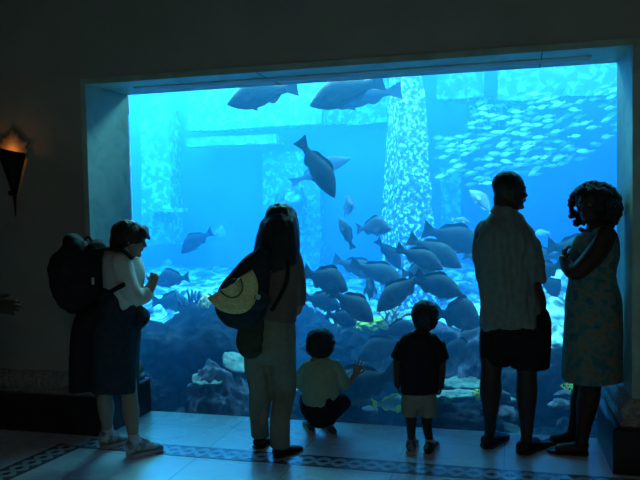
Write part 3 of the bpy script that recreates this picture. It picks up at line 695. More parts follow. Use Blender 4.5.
def head(bm, c, h, fw, up=None, wid=1.0, nose=1.0, lips=1.0, ears=True, neck=None):
    up = (up or V((0, 0, 1))).normalized(); fw = (fw-up*fw.dot(up)).normalized(); sd = up.cross(fw)
    rings = []; seg = 28
    for z, fr, bk, w in HS:
        cc = c+up*z*h+fw*(fr-bk)/2*h; r = (fr+bk)/2*h
        rings.append([bm.verts.new(cc+fw*math.cos(2*PI*j/seg)*r+sd*math.sin(2*PI*j/seg)*w*h*wid) for j in range(seg)])
    for A, B in zip(rings, rings[1:]):
        for j in range(seg): bm.faces.new((A[j], A[(j+1) % seg], B[(j+1) % seg], B[j]))
    bm.faces.new(rings[0][::-1]); bm.faces.new(rings[-1])
    P = lambda f, s_, u: c+fw*f*h+sd*s_*h+up*u*h
    tube(bm, [(P(.375, 0, .05), .025*h, .03*h), (P(.43, 0, -.04), .032*h, .03*h), (P(.40+.085*nose, 0, -.125), .05*h*nose, .035*h), (P(.39, 0, -.15), .04*h, .03*h)], ref=fw, seg=10, sub=3)
    for s_ in (-1, 1):
        blob(bm, P(.40, s_*.045, -.135), (.035*h, .028*h, .025*h), (fw, sd, up), 2)
        blob(bm, P(.335, s_*.15, .075), (.07*h, .10*h, .025*h), (fw, sd, up), 2)       # brow
        blob(bm, P(.27, s_*.2, -.1), (.10*h, .08*h, .09*h), (fw, sd, up), 2)          # cheek
        if ears:
            blob(bm, P(-.03, s_*.335*wid, -.04), (.055*h, .025*h, .11*h), (fw+sd*s_*-.3, sd, up), 2)
    blob(bm, P(.385, 0, -.225), (.045*h*lips, .09*h, .02*h), (fw, sd, up), 2); blob(bm, P(.375, 0, -.27), (.045*h*lips, .08*h, .024*h), (fw, sd, up), 2)
    blob(bm, P(.325, 0, -.42), (.085*h, .09*h, .065*h), (fw, sd, up), 2)
    return P
def eyes(fig, P, h, m=None):
    for s_ in (-1, 1):
        b = bmesh.new(); bmesh.ops.create_uvsphere(b, u_segments=12, v_segments=8, radius=.052*h)
        q = P(.335, s_*.14, .012)-fig.base
        for v in b.verts: v.co = v.co+q
        bmobj('eye', b, m or eyewhite, fig.root, smooth=True)
def hand(bm, W, dv, nrm, L, curl=.35, spread=.12, side=1, thumb=.8, wr=.5):
    dv = dv.normalized(); nrm = (nrm-dv*nrm.dot(dv)).normalized(); sd = dv.cross(nrm)*side   # sd points to the thumb
    tube(bm, [(W-dv*.06*L, .14*L*wr*2, .12*L), (W+dv*.12*L, .19*L, .10*L), (W+dv*.32*L, .22*L, .095*L), (W+dv*.47*L, .21*L, .07*L)], ref=nrm, seg=14, sub=3)
    ln = (.40, .47, .44, .33); r = .052*L
    for i in range(4):
        u = (1.5-i)/3; b = W+dv*(.44-.03*abs(i-1.2))*L+sd*u*.34*L; d = (dv+sd*u*spread*2).normalized(); pts = [(b-d*.08*L, r*1.05, r*1.05)]; q = b; a = 0
        for k, f in enumerate((.45, .30, .25)):
            a += curl*(.55+.45*k); dd = d*math.cos(a)+nrm*math.sin(a); pts.append((q, r*(1-.08*k), r*(1-.08*k))); q = q+dd*ln[i]*f*L
        pts.append((q, r*.72, r*.72)); tube(bm, pts, seg=10, sub=2, lin=True)
    b = W+dv*.10*L+sd*.15*L; d = (dv*.62+sd*thumb+nrm*.3).normalized(); d2 = (dv*.9+sd*thumb*.45+nrm*.4).normalized()
    tube(bm, [(b, .075*L, .075*L), (b+d*.22*L, .062*L, .062*L), (b+d*.22*L+d2*.2*L, .045*L, .045*L)], seg=10, sub=3, lin=True)
def shoe(fig, heel, toe, w, h, m, sole=None, name='shoe', low=False, open_=0):
    """heel and toe: points on the floor"""
    d = (toe-heel); L = d.length; d.normalize(); sd = V((0, 0, 1)).cross(d); bm = bmesh.new(); rings = []
    prof = [(0, .30, .55, .8), (.06, .40, .85, 1), (.2, .43, .95, 1.0), (.34, .40, .85, .98), (.5, .40, .62, .75), (.68, .49, .46, .55), (.84, .46, .34, .42), (.95, .33, .24, .3), (1, .14, .12, .16)]
    seg = 16
    for t, ww, h0, h1 in prof:
        hh = (h0 if low else h1)*h; c = heel+d*t*L; rg = []
        for j in range(seg):
            a = 2*PI*j/seg; ca, sa = math.cos(a), math.sin(a); z = .014+(hh-.014)*(sa*.5+.5)**.75
            rg.append(bm.verts.new(c+sd*ca*w*ww*(1-.22*max(0, sa))+V((0, 0, z))))
        rings.append(rg)
    for A, B in zip(rings, rings[1:]):
        for j in range(seg): bm.faces.new((A[j], A[(j+1) % seg], B[(j+1) % seg], B[j]))
    bm.faces.new(rings[0][::-1]); bm.faces.new(rings[-1])
    for v in bm.verts: v.co -= fig.base
    o = bmobj(name, bm, m, fig.root, smooth=True)
    bm = bmesh.new(); lo, hi = [], []
    n = 24
    for j in range(n):
        t = j/n*2; s_ = 1 if t < 1 else -1; t = t if t < 1 else 2-t
        ww = interp([(a[0], (a[1],)) for a in prof], t)[0]*w*1.08
        x = -.02+t*1.03; p = heel+d*x*L+sd*s_*ww*(1 if 0 < t < 1 else .3)
        lo.append(bm.verts.new(p-fig.base+V((0, 0, .001)))); hi.append(bm.verts.new(p-fig.base+V((0, 0, .024 if not low else .014))))
    for j in range(n): bm.faces.new((lo[j], lo[(j+1) % n], hi[(j+1) % n], hi[j]))
    bm.faces.new(lo[::-1]); bm.faces.new(hi); bmobj('sole', bm, sole or m, o)
    return o
def laces(fig, shoeobj, heel, toe, w, h, m):
    d = (toe-heel); L = d.length; d.normalize(); sd = V((0, 0, 1)).cross(d); bm = bmesh.new()
    for k, t in enumerate((.40, .47, .54, .61)):
        c = heel+d*t*L+V((0, 0, h*(.93-.6*(t-.36)*2.0))); tube(bm, [(c-sd*w*.26-V((0, 0, .008)), .004, .004), (c+V((0, 0, .006)), .004, .004), (c+sd*w*.26-V((0, 0, .008)), .004, .004)], ref=d, seg=8, sub=3)
    for v in bm.verts: v.co -= fig.base
    bmobj('laces', bm, m, shoeobj, smooth=True)
def cloth(name, col, var=.25, rough=.9, scale=30, bump=.15):
    c2 = tuple(x*(1-var) for x in col); return noisemat(name, [(.35, c2), (.65, col)], scale, 5, rough, .15, bump)
skin_dark = mat('dark_brown_skin', (.05, .028, .02), .5, .35); skin_mid = mat('tan_skin', (.42, .25, .18), .5, .35); skin_pale = mat('light_skin', (.34, .23, .17), .5, .35)
hairblack = noisemat('black_hair', [(.4, (.012, .011, .011)), (.7, (.03, .026, .024))], 60, 4, .5, .3, .4, 0, 'Object', (4, 4, .5))
eyewhite = mat('eye_white', (.16, .15, .14), .35, .3)
blackcloth = cloth('black_cloth', (.018, .018, .022)); navy = cloth('dark_navy_cloth', (.03, .04, .055)); sneaker = noisemat('white_sneaker', [(.45, (.55, .56, .55)), (.55, (.22, .25, .27))], 26, 2, .7, .2, 0); solem = mat('pale_sole', (.5, .5, .48), .7); blacksho = mat('black_leather', (.02, .02, .02), .45, .4)
Z = V((0, 0, 1))

# ---------------------------------------------------------------- the man in the shirt and black shorts
f = Fig(512, 452, 'tall man seen from behind in grey green shirt and black shorts, head in profile'); k = f.k
h1, t1 = at_z(485, 449, 0), at_z(505, 437, 0); h2, t2 = at_z(520, 455, 0), at_z(546, 444, 0)
a1, a2 = h1+(t1-h1)*.25+Z*.09, h2+(t2-h2)*.25+Z*.09
bm = bmesh.new()
hc = f.J(509.5, 191); hh = 38.5*k
P_ = head(bm, hc, hh, RH*.97+NH*.22+Z*.08, lips=2.0, nose=1.0)
f.chain(bm, [(503, 198, 0, 9.5, 10), (504, 210, 0, 9.8, 10.5), (505, 222, .0, 14, 12)])
f.chain(bm, [(504, 222, 0, 16, 13), (504, 232, .0, 27, 17), (504, 250, 0, 26, 18), (508, 280, .0, 24, 17), (510, 305, 0, 25, 18), (511, 325, 0, 25, 19)])
kn1, kn2 = f.J(491, 372, -.02), f.J(527, 374, .0)
tube(bm, [(f.J(499, 320, 0), 15*k, 16*k), (f.J(494, 345, 0), 13.5*k, 14*k), (kn1, 10*k, 10.5*k), (kn1*.70+a1*.3, 11*k, 11.5*k), (kn1*.35+a1*.65, 7.5*k, 8*k), (a1, 5.3*k, 6*k)])
tube(bm, [(f.J(523, 320, 0), 15*k, 16*k), (f.J(526, 345, 0), 13.5*k, 14*k), (kn2, 10*k, 10.5*k), (kn2*.70+a2*.3, 10.5*k, 11.5*k), (kn2*.35+a2*.65, 7.6*k, 8*k), (a2, 5.4*k, 6*k)])
for a_, h_, t_ in ((a1, h1, t1), (a2, h2, t2)): tube(bm, [(a_, 5.5*k, 6*k), (a_-Z*.04, 6*k, 6*k), (h_+(t_-h_)*.6+Z*.035, 6*k, 5*k)])
# right arm hangs with the hand at the pocket; left arm folded in front
W = f.J(541, 311, -.05)
tube(bm, [(f.J(525, 235, 0), 10*k, 10*k), (f.J(531, 258, -.02), 8.5*k, 9*k), (f.J(534, 284, -.05), 7*k, 7.5*k), (f.J(540, 300, -.05), 6*k, 6.3*k), (W, 4.6*k, 5*k)])
hand(bm, W, f.J(545, 330, -.02)-W, RH*-1, 27*k, .35, .08, -1)
W = f.J(524, 262, .25); tube(bm, [(f.J(484, 236, 0), 9*k, 10*k), (f.J(484, 258, .10), 8*k, 8*k), (f.J(492, 276, .20), 7*k, 7*k), (W, 5*k, 5*k)]); hand(bm, W, RH+Z*.1, -NH, 26*k, .5, .05, 1)
remesh(bm, 'body', skin_dark, f.root, .006, 3); eyes(f, P_, hh)
bm = bmesh.new()
fwd = (RH*.93+NH*.34).normalized()
for s_, (z, fr, bk, w) in enumerate(HS): pass
blob(bm, hc-fwd*.055*hh+Z*.17*hh, (.415*hh, .345*hh, .345*hh), (fwd, Z.cross(fwd), Z), 4)
remesh(bm, 'hair', hairblack, f.root, .006, 1, (.003, 120, 120, 1))
shirtm = cloth('grey_green_shirt', (.22, .27, .26), .2)
bm = bmesh.new()
f.chain(bm, [(505, 211, 0, 11.5, 13), (505, 217.5, 0, 19.5, 15), (504.5, 227, 0, 26.5, 20), (503.5, 243, 0, 30.5, 23), (506, 265, 0, 30, 23), (509, 290, 0, 29.5, 23), (511, 310, 0, 31, 24), (512, 326, 0, 33, 24.5)], round0=False, round1=False, seg=30)
f.chain(bm, [(521, 236, 0, 10, 13), (526, 247, -.02, 13, 15), (530, 265, -.03, 12.5, 14), (533, 284, -.05, 11.5, 12)], round1=False)
f.chain(bm, [(489, 238, 0, 11, 12), (486, 251, .08, 12, 13), (488, 268, .14, 11, 11)], round1=False)
f.chain(bm, [(506.5, 207.5, -.0, 11, 12), (505, 214, 0, 15.5, 14)], round0=False, round1=False)
remesh(bm, 'shirt', shirtm, f.root, .008, 2, (.020, 14, 4, 3))
bm = bmesh.new()
f.chain(bm, [(512, 306, 0, 29, 21), (513, 322, 0, 32, 23), (514, 336, 0, 34, 24)], seg=26)
f.chain(bm, [(500, 325, 0, 18, 20), (497, 345, 0, 17.5, 18), (495, 364, 0, 14.5, 15)], round1=False)
f.chain(bm, [(529, 322, 0, 21, 21), (530, 345, 0, 20.5, 19), (530, 367.5, 0, 19, 17)], round1=False)
remesh(bm, 'shorts', blackcloth, f.root, .008, 2, (.008, 8, 3, 8))
shoe(f, h1, t1+(t1-h1)*.05, .098, .085, blacksho); shoe(f, h2, t2+(t2-h2)*.02, .098, .085, blacksho)

# ---------------------------------------------------------------- woman with curly hair and floral dress, arms folded
f = Fig(582, 452, 'woman with curly black hair and a sleeveless floral dress, arms folded, facing left'); k = f.k
h1, t1 = at_z(588, 455, 0), at_z(547, 452, 0); h2, t2 = at_z(572, 441, 0), at_z(543, 444.5, 0)
h2 = at_z(580, 441, 0)
a1, a2 = h1+(t1-h1)*.16+Z*.075, h2+(t2-h2)*.18+Z*.075
bm = bmesh.new(); fw = (-RH*.80-NH*.60+Z*-.06); hc = f.J(592.5, 205); hh = 37*k
P_ = head(bm, hc, hh, fw, lips=1.2, nose=.8)
f.chain(bm, [(597, 212, .02, 8.5, 9), (599, 228, .02, 10, 10)])
f.chain(bm, [(599, 228, .02, 12, 14), (600, 238, .02, 17, 21), (597, 252, .0, 22, 20), (594, 275, 0, 20, 19), (593, 300, 0, 24, 22), (593, 325, 0, 24, 22)])
kn1, kn2 = f.J(590, 388, 0), f.J(583, 386, .07)
tube(bm, [(f.J(592, 325, 0), 14*k, 15*k), (kn1, 10.5*k, 11*k), (kn1*.72+a1*.28, 10.5*k, 11*k), (kn1*.35+a1*.65, 7.5*k, 8*k), (a1, 6.2*k, 6*k)])
tube(bm, [(f.J(586, 325, .07), 14*k, 15*k), (kn2, 9.5*k, 10*k), (kn2*.70+a2*.3, 9.5*k, 10*k), (kn2*.35+a2*.65, 7*k, 7*k), (a2, 5.4*k, 5.5*k)])
for a_, h_, t_ in ((a1, h1, t1), (a2, h2, t2)): tube(bm, [(a_, 6*k, 6*k), (a_-Z*.03, 6*k, 6*k), (h_+(t_-h_)*.7+Z*.028, 4.5*k, 6*k)])
W = f.J(563.5, 259, -.03)
tube(bm, [(f.J(606, 236, -.10), 10.5*k, 10*k), (f.J(596, 253, -.13), 10*k, 9.5*k), (f.J(578, 271, -.14), 8*k, 8*k), (f.J(570, 270, -.10), 7*k, 7*k), (W, 4.6*k, 4.6*k)])
hand(bm, W, Z*1+RH*.1, RH+NH*.2, 20*k, .75, .05, -1)
W = f.J(592, 262, -.12); tube(bm, [(f.J(592, 238, .12), 9*k, 9*k), (f.J(574, 256, .12), 8*k, 8*k), (f.J(568, 268, .05), 7*k, 7*k), (f.J(580, 265, -.06), 5.5*k, 5.5*k), (W, 4.6*k, 4.6*k)]); hand(bm, W, RH, NH, 20*k, .5, .05, 1)
remesh(bm, 'body', skin_dark, f.root, .006, 3); eyes(f, P_, hh)
bm = bmesh.new(); rnd = random.Random(4)
for i in range(620):
    th, ph = rnd.uniform(0, 2*PI), rnd.uniform(-.95, 1); q = V((math.cos(th)*math.sqrt(1-ph*ph), math.sin(th)*math.sqrt(1-ph*ph), ph))
    fv = (fw-Z*fw.dot(Z)).normalized(); sdv = Z.cross(fv)
    face = q.dot(V((1, 0, 0)))
    if face > .55 and q.z < .55: continue
    if q.z < -.1 and face > .25 and abs(q.y) < .75: continue
    c = hc+Z*-.06*hh-fv*.10*hh+fv*q.x*.62*hh+sdv*q.y*.66*hh+Z*q.z*(.72 if q.z < 0 else .66)*hh
    blob(bm, c, (2.1*k*rnd.uniform(.8, 1.5),)*3, None, 1)
blob(bm, hc-fv*.12*hh+Z*.12*hh, (.46*hh, .52*hh, .50*hh), (fv, sdv, Z), 3)
blob(bm, hc-fv*.30*hh-Z*.25*hh, (.30*hh, .50*hh, .38*hh), (fv, sdv, Z), 3)
remesh(bm, 'hair', hairblack, f.root, .0055, 1, (.004, 70, 70, 1))
floral = noisemat('floral_print', [(.35, (.05, .14, .16)), (.47, (.10, .22, .22)), (.52, (.22, .23, .17)), (.58, (.24, .19, .13)), (.62, (.08, .20, .19))], 17, 3, .8, .15, 0, 0)
bm = bmesh.new()
f.chain(bm, [(600, 231, .03, 11, 15), (600, 240, .02, 18, 21), (595, 252, .0, 24.5, 22), (593.5, 268, 0, 23, 21), (593, 280, 0, 23, 22), (593, 300, 0, 27, 25), (593, 330, 0, 28, 26), (592, 360, 0, 29, 27), (592, 380, 0, 29.5, 28)], round1=False, seg=34)
for x, d in ((591, -.09), (592, .10)): f.chain(bm, [(x+13, 228, d, 2.5, 3), (x+5, 232, d*1.0, 3, 3), (x-6, 246, d*.8, 5, 4)])
remesh(bm, 'dress', floral, f.root, .008, 3, (.010, 7, 1.8, 5))
shoe(f, h1, t1, .085, .065, blacksho, low=True); shoe(f, h2, t2, .085, .065, blacksho, low=True)
bm = bmesh.new(); rc = f.J(563, 256, -.03)
bmesh.ops.create_uvsphere(bm, u_segments=12, v_segments=8, radius=.014)
for v in bm.verts: v.co = V((v.co.x, v.co.y, v.co.z*.6))+rc+V((0, -.02, 0))-f.base
bmobj('ring', bm, mat('gold_ring', (.7, .5, .15), .3, .5, Metallic=.8), f.root, smooth=True)

# ---------------------------------------------------------------- small boy standing
f = Fig(421, 453, 'small boy standing in black t-shirt and khaki shorts, seen from behind'); k = f.k
h1, t1 = at_z(411, 455.5, 0), at_z(413, 442, 0); h2, t2 = at_z(428, 458, 0), at_z(435, 444, 0)
a1, a2 = h1+(t1-h1)*.3+Z*.07, h2+(t2-h2)*.3+Z*.07
bm = bmesh.new(); hc = f.J(424, 317); hh = 32*k
P_ = head(bm, hc, hh, NH*.95-RH*.25, wid=1.12)
f.chain(bm, [(422.5, 325, 0, 6, 6), (421.5, 336, 0, 6.5, 7)])
f.chain(bm, [(421, 337, 0, 12, 9), (420, 350, 0, 15.5, 11), (420, 370, 0, 15.5, 11), (420, 395, 0, 15, 12)])
tube(bm, [(f.J(412, 392), 8*k, 8*k), (f.J(411, 412), 6.2*k, 6.5*k), (f.J(411, 425), 5*k, 6*k), (a1, 3.6*k, 4.2*k), (a1-Z*.04, 4*k, 5*k)])
tube(bm, [(f.J(428, 392), 8*k, 8*k), (f.J(427, 412), 6.2*k, 6.5*k), (f.J(427, 426), 5*k, 6*k), (a2, 3.6*k, 4.2*k), (a2-Z*.04, 4*k, 5*k)])
for sx_, x0, x1, x2, y2, dd in ((-1, 401, 397.5, 397.5, 385, 0), (1, 441, 442, 441, 387, 0)):
    W = f.J(x2, y2, -.01); tube(bm, [(f.J(x0, 345), 5.5*k, 5.5*k), (f.J(x1, 364, .01), 4.4*k, 4.4*k), (W, 3.1*k, 3.1*k)]); hand(bm, W, -Z+RH*-.12*sx_, -RH*sx_, 11*k, .5, .08, -sx_)
remesh(bm, 'body', skin_dark, f.root, .0045, 2); eyes(f, P_, hh)
bm = bmesh.new(); fv = (NH*.95-RH*.25).normalized(); sdv = Z.cross(fv)
blob(bm, hc-fv*.07*hh+Z*.10*hh, (.44*hh, .425*hh, .435*hh), (fv, sdv, Z), 4); blob(bm, hc-fv*.16*hh-Z*.08*hh, (.31*hh, .38*hh, .34*hh), (fv, sdv, Z), 4)
remesh(bm, 'hair', hairblack, f.root, .006, 1, (.004, 60, 60, 1))
bm = bmesh.new()
f.chain(bm, [(421.5, 333, 0, 7, 7.5), (421, 337, 0, 15, 10), (420.5, 345, 0, 19.5, 12), (420, 360, 0, 18.5, 13), (419.5, 380, 0, 18.7, 13.5), (419.5, 392.5, 0, 19, 14)], round0=False, round1=False, seg=26)
f.chain(bm, [(408, 341, 0, 7, 7.5), (401, 350, 0, 7.5, 8), (395.5, 359.5, 0, 6.5, 7.5)], round1=False); f.chain(bm, [(433, 341, 0, 7, 7.5), (439, 350, 0, 7.5, 8), (444, 360, 0, 6.5, 7.5)], round1=False)
remesh(bm, 'shirt', blackcloth, f.root, .007, 2, (.006, 11, 4, 8))
khaki = cloth('khaki_cloth', (.30, .28, .22), .15)
bm = bmesh.new(); f.chain(bm, [(419.5, 385, 0, 17, 12), (419, 396, 0, 17.5, 13)], seg=24)
f.chain(bm, [(411, 393, 0, 9, 11), (410, 405, 0, 9, 11), (410, 415, 0, 8.8, 10.5)], round1=False); f.chain(bm, [(427.5, 393, 0, 9, 11), (428, 405, 0, 8.8, 11), (428, 415.5, 0, 8.6, 10.5)], round1=False)
remesh(bm, 'shorts', khaki, f.root, .006, 2, (.005, 12, 4, 8))
bsne = noisemat('boy_sneaker', [(.54, (.02, .025, .03)), (.60, (.26, .28, .28))], 30, 1, .7, .2, 0); sock = mat('white_sock', (.5, .5, .48), .9)
for a_, h_, t_ in ((a1, h1, t1), (a2, h2, t2)):
    o = shoe(f, h_, t_, .078, .085, bsne, solem); laces(f, o, h_, t_, .078, .085, solem)
    bm = bmesh.new(); tube(bm, [(a_+Z*.025-f.base, 4.6*k, 5*k), (a_-Z*.02-f.base, 4.8*k, 5.4*k)], round0=False); bmobj('sock', bm, sock, f.root, smooth=True)

# ---------------------------------------------------------------- toddler squatting with one palm on the pane
f = Fig(320, 434, 'crouching toddler in pale green shirt pressing a palm to the glass'); k = f.k
h1, t1 = at_z(308, 434, 0), at_z(314, 421, 0); h2, t2 = at_z(332, 439, 0), at_z(320, 424, 0)
h1, t1 = at_z(312, 434, 0), at_z(306, 423, 0); h2, t2 = at_z(334, 438, 0), at_z(322, 424, 0)
a1, a2 = h1+(t1-h1)*.3+Z*.07, h2+(t2-h2)*.3+Z*.07
bm = bmesh.new(); hc = f.J(321, 343.5, .03); hh = 31*k; fv = (NH*.97+RH*.22).normalized()
P_ = head(bm, hc, hh, fv, wid=1.12)
f.chain(bm, [(321, 352, .02, 6, 6), (321, 363, .01, 7, 7)])
f.chain(bm, [(321, 363, .01, 12, 9), (320, 375, -.01, 15, 12), (321, 390, -.02, 16, 13), (322, 404, -.02, 16, 14)])
kl, kr = f.J(308, 400, .16), f.J(342, 402, .14)
tube(bm, [(f.J(313, 404, 0), 9*k, 9*k), (kl, 7*k, 7*k), (a1, 4*k, 4.5*k), (a1-Z*.04, 4*k, 5*k)]); tube(bm, [(f.J(330, 404, 0), 9*k, 9*k), (kr, 7*k, 7*k), (a2, 4*k, 4.5*k), (a2-Z*.04, 4*k, 5*k)])
e_ = f.J(343.5, 385, .04); W = f.J(355, 374, .12)
tube(bm, [(f.J(336, 369, 0), 5.5*k, 5.5*k), (e_, 4.6*k, 4.6*k), (W, 3.0*k, 3.0*k)], sub=6)
hand(bm, W, Z*.8+RH*.36, NH, 18.5*k, .10, .36, -1, thumb=.9)
W = f.J(303, 390, .16); tube(bm, [(f.J(305, 369, 0), 5.5*k, 5.5*k), (f.J(301, 383, .06), 4.4*k, 4.4*k), (W, 3*k, 3*k)]); hand(bm, W, NH+Z*.2, -Z, 12*k, .3, .1, 1)
remesh(bm, 'body', skin_mid, f.root, .004, 2); eyes(f, P_, hh)
bm = bmesh.new(); sdv = Z.cross(fv)
blob(bm, hc-fv*.08*hh+Z*.08*hh, (.45*hh, .47*hh, .44*hh), (fv, sdv, Z), 4); blob(bm, hc-fv*.17*hh-Z*.08*hh, (.33*hh, .46*hh, .37*hh), (fv, sdv, Z), 4)
remesh(bm, 'hair', hairblack, f.root, .006, 1, (.006, 45, 40, 1))
tee = cloth('pale_green_shirt', (.40, .46, .30), .15)
bm = bmesh.new()
f.chain(bm, [(321, 358, .01, 8, 8), (321, 363, .01, 15, 11), (320.5, 371, 0, 18.5, 14), (320, 385, -.02, 18, 16), (321, 396, -.02, 18.5, 17), (322, 401, -.02, 17, 17)], round0=False, seg=26)
f.chain(bm, [(307, 367, 0, 7, 8), (302, 376, .03, 7, 8), (300.5, 386, .06, 6.3, 7)], round1=False); f.chain(bm, [(334, 367, 0, 7.5, 8), (340, 377, .02, 7.5, 8), (345, 386, .05, 6.8, 7)], round1=False)
remesh(bm, 'shirt', tee, f.root, .006, 2, (.007, 12, 5, 2))
bm = bmesh.new(); f.chain(bm, [(322, 399, -.02, 18, 17), (322, 408, -.01, 20, 18), (322, 413, 0, 17, 15)], seg=24)
q1, q2 = f.J(310, 415, .08), f.J(328, 416, .06)
tube(bm, [(f.J(312, 409, 0), 11*k, 12*k), (kl, 9*k, 9*k), (q1, 7*k, 7*k)]); tube(bm, [(f.J(331, 409, 0), 12*k, 12*k), (kr, 9.5*k, 9*k), (q2, 7*k, 7*k)])
remesh(bm, 'trousers', blackcloth, f.root, .006, 2, (.006, 12, 6, 8))
tsho = mat('toddler_shoe', (.10, .09, .085), .6, .3)
for h_, t_ in ((h1, t1), (h2, t2)): shoe(f, h_, t_, .066, .062, tsho, solem)

# ---------------------------------------------------------------- woman with long dark hair, small backpack and hat
f = Fig(276, 450, 'woman with long dark hair and khaki trousers, seen from behind with a small backpack'); k = f.k
h1, t1 = at_z(257, 449, 0), at_z(270, 440, 0); h2, t2 = at_z(275, 458, 0), at_z(301, 448, 0)
a1, a2 = h1+(t1-h1)*.25+Z*.08, h2+(t2-h2)*.22+Z*.085
bm = bmesh.new(); hc = f.J(281, 226, .03); hh = 36*k; fv = (NH*.9+RH*.42).normalized()
P_ = head(bm, hc, hh, fv)
f.chain(bm, [(280, 238, .01, 8, 8), (279, 252, 0, 9, 9)])
f.chain(bm, [(279, 250, 0, 15, 12), (277, 262, 0, 22, 15), (275, 285, 0, 21, 15), (272, 305, 0, 21, 16), (268, 330, 0, 24, 19)])
kn1, kn2 = f.J(261, 388, .02), f.J(284, 390, .0)
for hp, kn, a_ in ((f.J(258, 335, 0), kn1, a1), (f.J(278, 335, 0), kn2, a2)): tube(bm, [(hp, 13*k, 15*k), (kn, 9*k, 9*k), (kn*.7+a_*.3, 9*k, 9*k), (a_, 5*k, 6*k), (a_-Z*.04, 5*k, 6*k)])
W = f.J(287, 302, .16)
tube(bm, [(f.J(293, 258, 0), 8.5*k, 9*k), (f.J(296, 280, .01), 7.5*k, 8*k), (f.J(297, 305, .02), 6.5*k, 7*k), (f.J(293, 311, .08), 5.5*k, 5.5*k), (W, 4*k, 4*k)]); hand(bm, W, NH*.8-RH*.4+Z*.3, RH*-1+Z*.2, 22*k, .5, .06, 1)
W = f.J(256, 300, .18); tube(bm, [(f.J(262, 262, .03), 8.5*k, 9*k), (f.J(252, 285, .06), 7.5*k, 7.5*k), (f.J(250, 303, .10), 6*k, 6*k), (W, 4*k, 4*k)]); hand(bm, W, NH*.6+RH*.7+Z*.2, -Z, 22*k, .5, .06, -1)
remesh(bm, 'body', skin_mid, f.root, .006, 3); eyes(f, P_, hh)
# long hair falling past the shoulders
hm = noisemat('long_dark_hair', [(.4, (.010, .009, .009)), (.7, (.028, .022, .018))], 30, 4, .42, .35, .5, 0, 'Object', (5, 5, .4))
bm = bmesh.new()
f.chain(bm, [(281.2, 219, .02, 16.5, 17), (281, 228, .0, 18.3, 21), (279.5, 240, -.02, 20.5, 18), (278, 251, -.04, 21.5, 14), (277.5, 262, -.06, 19, 10), (277, 270, -.07, 12, 6)], seg=30)
blob(bm, hc-fv*.04*hh+Z*.1*hh, (.42*hh, .50*hh, .46*hh), (RH, NH, Z), 4)
f.chain(bm, [(291, 230, .02, 8, 10), (294, 245, .0, 6, 8), (295, 258, -.02, 4.5, 6), (296, 264, -.03, 2, 3)]); f.chain(bm, [(268, 225, .02, 8, 10), (262, 240, .0, 7, 8), (257, 250, -.02, 4, 5), (253, 257, -.02, 2, 3)])
remesh(bm, 'hair', hm, f.root, .006, 7, (.007, 24, 2.0, 3))
topm = cloth('taupe_top', (.20, .13, .11), .15)
bm = bmesh.new()
f.chain(bm, [(279, 247, 0, 12, 11), (279, 254, 0, 19, 14), (278, 266, 0, 24, 17), (277, 285, 0, 23, 17), (275, 302, 0, 23, 18), (272, 318, 0, 25, 20)], round1=False, seg=28)
f.chain(bm, [(292, 257, 0, 10, 11), (296, 272, .01, 9, 10), (298, 290, .02, 8.3, 9), (297.5, 305, .02, 7.5, 8)], round1=False)
f.chain(bm, [(264, 258, .02, 10, 11), (256, 275, .04, 9, 9), (252, 290, .06, 8, 8)], round1=False)
remesh(bm, 'top', topm, f.root, .008, 3, (.009, 10, 3, 3))
kh2 = cloth('khaki_trousers', (.24, .22, .16), .15)
bm = bmesh.new()
f.chain(bm, [(271, 313, 0, 23.5, 19), (269, 330, 0, 26.5, 21), (268, 345, 0, 27, 21)], seg=28)
tube(bm, [(f.J(257, 340, 0), 14*k, 18*k), (f.J(257, 365, .02), 13*k, 15*k), (kn1, 11.5*k, 12*k), (a1+Z*.12, 10*k, 11*k), (a1+Z*-.02, 9.5*k, 11*k)], round1=False)
tube(bm, [(f.J(280, 340, 0), 15*k, 19*k), (f.J(282, 365, 0), 14*k, 15*k), (kn2, 12*k, 12*k), (a2+Z*.12, 10*k, 11*k), (a2-Z*.02, 9.5*k, 11*k)], round1=False)
remesh(bm, 'trousers', kh2, f.root, .008, 3, (.012, 9, 2.2, 8))
for h_, t_ in ((h1, t1), (h2, t2)): shoe(f, h_, t_, .09, .075, blacksho, low=True)
bm = bmesh.new(); rc = W = f.J(287, 302, .16)
olive = cloth('dark_olive_cloth', (.05, .06, .04), .2)
# small backpack on one shoulder
bag = thing('backpack', 'small dark backpack slung on the long haired woman\'s back', 'backpack', f.J(248, 290, -.10))
bm = bmesh.new()
f.chain(bm, [(263, 254, -.16, 8, 7), (258, 264, -.17, 14, 11), (250, 280, -.18, 20, 14), (243, 298, -.18, 26, 15), (244, 308, -.18, 26, 14), (249, 316, -.17, 19, 11)], seg=26)
o = remesh(bm, 'pack', navy, bag, .008, 3, (.007, 10, 6, 2))
bm = bmesh.new(); f.chain(bm, [(230, 287, -.31, 9, 4), (250, 296, -.31, 12, 5), (262, 305, -.30, 9, 4)]); remesh(bm, 'front_pocket', navy, bag, .008, 2)
bm = bmesh.new()
f.chain(bm, [(262, 250, -.13, 1.8, 1.2), (272, 247, -.06, 2, 1.4), (282, 250, .03, 2, 1.4)]); remesh(bm, 'strap', blackcloth, bag, .004, 1)
bm = bmesh.new(); f.chain(bm, [(288, 262, -.115, 1.8, 1.2), (287, 280, -.13, 2, 1.4), (280, 296, -.15, 2, 1.4), (272, 310, -.17, 2, 1.4)]); remesh(bm, 'strap', blackcloth, bag, .004, 1)
bm = bmesh.new(); bmesh.ops.create_cone(bm, segments=16, radius1=.016, radius2=.016, depth=.006, cap_ends=True)
o = bmobj('button_badge', bm, mat('badge_grey', (.5, .5, .5), .5), bag); o.rotation_euler = (PI/2, 0, YAW); o.location = f.J(258, 297, -.37)-bag.location
